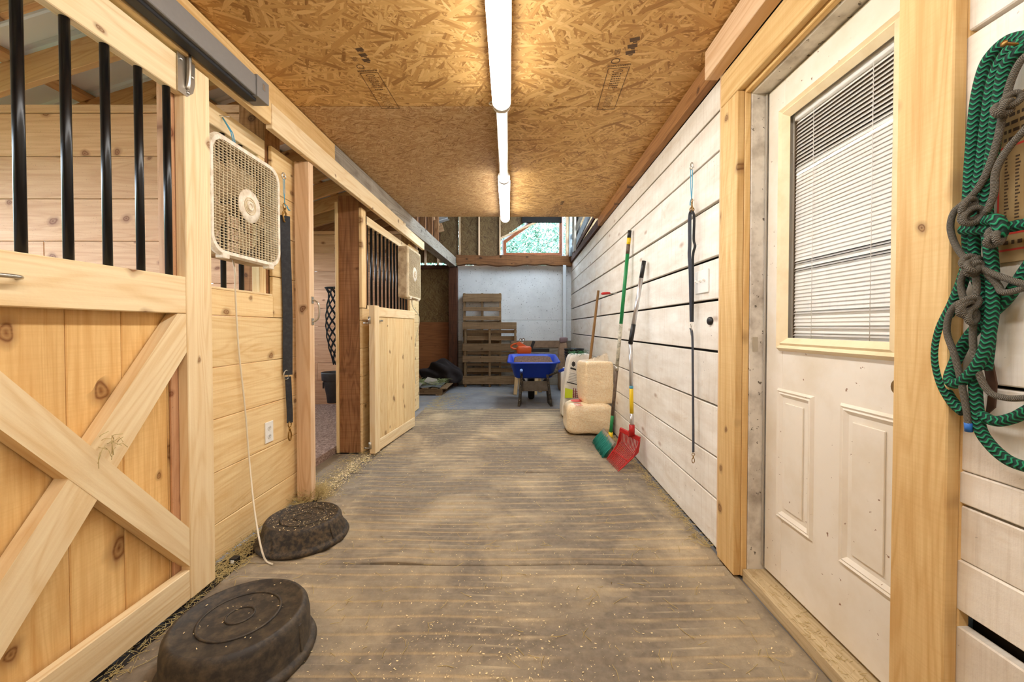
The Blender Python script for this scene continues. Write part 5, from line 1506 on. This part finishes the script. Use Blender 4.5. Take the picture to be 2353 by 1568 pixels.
for p in [
 [(2400, 100, -.02), (2350, 135, -.03), (2322, 190, -.03), (2305, 260, -.028), (2290, 330, -.026), (2268, 395, -.026), (2242, 440, -.026), (2215, 466, -.026), (2192, 488, -.026), (2184, 525, -.026), (2198, 568, -.024), (2225, 600, -.024), (2265, 622, -.024), (2310, 640, -.02), (2360, 655, -.016), (2400, 668, -.016)],
 [(2400, 250, -.02), (2353, 300, -.028), (2312, 348, -.03), (2288, 395, -.032), (2284, 445, -.03), (2266, 488, -.03)],
 [(2224, 605, -.02), (2208, 650, -.022), (2218, 700, -.024), (2236, 730, -.024)],
 [(2238, 605, -.02), (2244, 660, -.024), (2238, 720, -.024), (2236, 790, -.02), (2246, 850, -.018), (2272, 900, -.014), (2312, 915, -.01), (2360, 915, -.006), (2400, 912, -.006)],
 [(2236, 700, -.026), (2205, 696, -.026), (2182, 722, -.024), (2176, 765, -.024), (2192, 812, -.024), (2204, 858, -.024), (2214, 905, -.02), (2222, 950, -.018), (2225, 975, -.018)],
 [(2400, 640, -.01), (2345, 665, -.014), (2305, 672, -.016), (2292, 655, -.016), (2270, 630, -.02)]]:
    hm.tube(bez(rp(p), 8), .0062, 10)
hm.build('halter_cord', M['rope_grey'], hl)
def knot(px, py, s_=1.0, X=XW - .032, seed=0):
    r = random.Random(seed); c = atX(px, py, X); mb = MB()
    for k in range(4):
        ax = V(r.uniform(-.4, .4), r.uniform(.5, 1), r.uniform(-.5, .5)).normalized(); u = ax.orthogonal().normalized(); w_ = ax.cross(u)
        o_ = V(r.uniform(-.006, .006), r.uniform(-.008, .008), r.uniform(-.012, .012)) * s_
        mb.tube([c + o_ + (u * math.cos(a) * .013 + w_ * math.sin(a) * .009) * s_ for a in [2 * math.pi * i / 14 for i in range(14)]], .0062, 8, closed=True)
    mb.build('knot', M['rope_grey'], hl)
for i, (px, py, s_) in enumerate(((2242, 492, 1.5), (2315, 246, 1.1), (2240, 607, 1.1), (2236, 712, 1.3), (2290, 545, 1.0))): knot(px, py, s_, seed=i)
MB().tube([atX(2225, 972, XW - .018), atX(2226, 992, XW - .016)], .0068, 10).build('blue_tip', plain('blue_tape', (40, 110, 200), .5), hl)
MB().prism([(-.012, .05), (.006, .045), (.014, .0), (.012, -.05), (-.004, -.07), (.0, -.02)], atX(2275, 880, .99), (0, -1, 0), (0, 0, 1), (-1, 0, 0), .004).build('leather_tab', M['leather'], hl)
nl = atX(2308, 100, .925)
MB().tube([nl, V(.99, nl.y, nl.z - .004), V(1.02, nl.y, nl.z - .005)], .0026, 8).lathe([(.006, 0), (.006, .002), (.001, .003)], nl, (-1, 0, 0), 10).build('nail', M['brass'], label='rusty nail in white plank holding the green rope', cat='nail')
po = thing('wall_chart', 'old tan paper chart with red rules behind the ropes', 'poster', (.997, .7, 1.27))
plank('paper', .9935, .9965, .50, .848, 1.262, 1.60, 'y', M['poster'], po, ch=.0005)
prd, pbk = MB(), MB()
def prt(mb, y0, y1, z0, z1): mb.add([(.9932, y0, z0), (.9932, y1, z0), (.9932, y1, z1), (.9932, y0, z1)], [[0, 3, 2, 1]])
for z in (1.285, 1.318, 1.495, 1.578): prt(prd, .50, .848, z, z + .004)
prt(prd, .8445, .848, 1.262, 1.60)
rp_ = random.Random(6)
for k in range(20):
    z = 1.342 + k * .0068
    for c0 in (.836, .818, .80, .78, .74, .69, .64, .59):
        prt(pbk, c0 - rp_.uniform(.004, .009), c0, z, z + .0034)
for k in range(4):
    z = 1.508 + k * .016; y = .838
    while y > .52:
        w_ = rp_.uniform(.004, .012); prt(pbk, y - w_, y, z, z + .007); y -= w_ + .003
y = .836
while y > .52:
    w_ = rp_.uniform(.004, .01); prt(pbk, y - w_, y, 1.298, 1.306); y -= w_ + .005
prd.build('red_rules', M['inkred'], po); pbk.build('printed_text', plain('brown_ink', (76, 58, 40), .8), po, kind='stuff')

# ---- loose hay, shavings and dirt on the floor
rg = random.Random(99)
hay, chips = MB(), MB()
def matz(x, y): return wob(x, y) + .002
def straw(x, y, z, L, r=.0011, lift=.012):
    a = rg.uniform(0, 6.283); d = V(math.cos(a), math.sin(a), 0); s_ = V(-d.y, d.x, 0) * rg.uniform(-.12, .12) * L
    hay.tube([V(x, y, z), V(x, y, z) + d * L / 2 + s_ + V(0, 0, rg.uniform(0, lift) * .5), V(x, y, z) + d * L + V(0, 0, rg.uniform(0, lift))], r, 3, cap=False)
def chip(x, y, z, L):
    a = rg.uniform(0, 6.283); d = V(math.cos(a), math.sin(a), rg.uniform(-.2, .3)) * L; w_ = V(-d.y, d.x, rg.uniform(-.2, .2) * L) * rg.uniform(.2, .6) + d * rg.uniform(-.5, .5)
    p = V(x, y, z + L * .2)
    chips.add([p, p + d, p + d * rg.uniform(.6, 1) + w_, p + w_], [[0, 1, 2, 3]])
for k in range(650):
    y = .7 + 4.9 * rg.random() ** 1.6; x = rg.uniform(-1.3, .97); straw(x, y, matz(x, y), rg.uniform(.015, .07))
for k in range(6500):
    y = .7 + 4.9 * rg.random() ** 1.7; x = rg.uniform(-1.3, .97)
    if rg.random() < .35: x = rg.gauss(-.15, .3); y = .75 + abs(rg.gauss(0, .5))
    if -1.3 < x < .97: chip(x, y, matz(x, y), rg.choice((.002, .0025, .003, .003, .004, .005, .006, .008)))
for k in range(1100):   # along the left wall
    y = rg.uniform(1.75, 2.75); x = -1.44 + abs(rg.gauss(0, .06)); straw(x, y, .0, rg.uniform(.02, .08), lift=.03)
for k in range(420):    # at the doorway post
    x, y = rg.gauss(-1.39, .05), rg.gauss(2.68, .06); straw(x, y, rg.uniform(0, .07) * math.exp(-((x + 1.4) ** 2 + (y - 2.65) ** 2) / .006), rg.uniform(.03, .1), lift=.06)
for k in range(1500):   # doorway line of shavings
    y = rg.uniform(2.65, 3.7); x = -1.335 + rg.gauss(0, .045); chip(x, y, .003 + abs(rg.gauss(0, .008)), rg.uniform(.005, .013))
for k in range(600):
    y = rg.uniform(2.65, 3.7); x = -1.38 + rg.gauss(0, .08); straw(x, y, .004, rg.uniform(.015, .05))
for k in range(500):    # along the right wall
    y = rg.uniform(2.05, 4.2); x = .975 - abs(rg.gauss(0, .03)); straw(x, y, .002, rg.uniform(.015, .06))
for k in range(130):
    y = rg.uniform(1.05, 1.8); x = 1.02 + rg.uniform(-.01, .07); straw(x, y, .038, rg.uniform(.008, .025), r=.0007, lift=.002)
for k in range(700):
    y = rg.uniform(5.4, 7.0); x = -1.35 + abs(rg.gauss(0, .2)); straw(x, y, -.014, rg.uniform(.02, .08))
for k in range(700):    # inside the sliding door foot
    y = rg.uniform(.8, 1.8); x = rg.uniform(-1.47, -1.30); straw(x, y, -.008, rg.uniform(.02, .06))
for k in range(260):    # on the pans
    a, r_ = rg.uniform(0, 6.3), .165 * math.sqrt(rg.random()); chip(-1.165 + r_ * math.cos(a), 2.155 + r_ * math.sin(a), .116, rg.uniform(.003, .008))
for k in range(30):
    a, r_ = rg.uniform(0, 6.3), .17 * math.sqrt(rg.random()); chip(-.94 + r_ * math.cos(a), 1.368 + r_ * math.sin(a), .151, rg.uniform(.003, .007))
hay.build('scattered_hay', M['hay'], label='loose straws of hay scattered over the aisle floor', cat='hay', kind='stuff')
chips.build('scattered_shavings', M['chip'], label='pale wood shavings scattered over the aisle floor', cat='shavings', kind='stuff')
dirt = MB()
def dline(u, v):
    y = .5 + v * 2.15; x = -1.47 + u * .145
    return (x, y, -.016 + .012 * math.sin(math.pi * u) * (1 + .5 * math.sin(40 * y)))
dirt.grid(dline, 8, 120).build('dirt_line', M['dark_dirt'], label='dark line of dirt along the foot of the pine stall wall', cat='dirt', kind='stuff')
bt_ = atZ(540, 1296, .0)
cl = thing('cord_plug', 'small black plug on the floor by the pine wall', 'plug', bt_)
MB().box(bt_.x - .02, bt_.x + .012, bt_.y - .012, bt_.y + .02, -.002, .03, 'x').build('plug_body', M['black'], cl)
MB().box(bt_.x - .012, bt_.x + .004, bt_.y - .0135, bt_.y - .012, .008, .024, 'x').build('plug_label', M['plastic_white'], cl)

# ---- trees outside the gable window
def tree(label, base, h, cr, nleaf, seed):
    r = random.Random(seed)
    t = thing('tree', label, 'tree', base, group='leafy trees outside the gable window')
    base = V(base)
    MB().tube(bez([base, base + V(.1, 0, h * .35), base + V(-.1, .1, h * .7), base + V(0, 0, h)], 4), [.16 - .011 * k for k in range(13)], 8).build('trunk', M['bark'], t)
    for k in range(7):
        a = r.uniform(0, 6.3); z = h * r.uniform(.35, .8); p = base + V(0, 0, z)
        MB().tube([p, p + V(math.cos(a), math.sin(a), .5) * cr * .4, p + V(math.cos(a), math.sin(a), .75) * cr * .8], [.05, .03, .01], 5).build('branch', M['bark'], t)
    lm = MB()
    for k in range(nleaf):
        while True:
            q = V(r.uniform(-1, 1), r.uniform(-1, 1), r.uniform(-1, 1))
            if .35 < q.length < 1: break
        p = base + V(q.x * cr, q.y * cr, h * .72 + q.z * cr * .95)
        n_ = V(r.uniform(-1, 1), r.uniform(-1, 1), r.uniform(-.3, 1)).normalized(); u = n_.orthogonal().normalized(); w_ = n_.cross(u); s_ = r.uniform(.035, .07)
        lm.add([p - u * s_, p + w_ * s_ * .5, p + u * s_, p - w_ * s_ * .5], [[0, 1, 2, 3]])
    lm.build('foliage', M['leaf'], t, kind='stuff')
tree('leafy green tree seen left in the gable window', (-1.3, 13.0, -.13), 5.2, 2.2, 13000, 1)
tree('leafy green tree seen right in the gable window', (3.2, 14.5, -.13), 5.6, 2.4, 13000, 2)
tree('tall leafy tree behind the others outside the window', (.9, 18.6, -.13), 6.8, 3.0, 14000, 3)
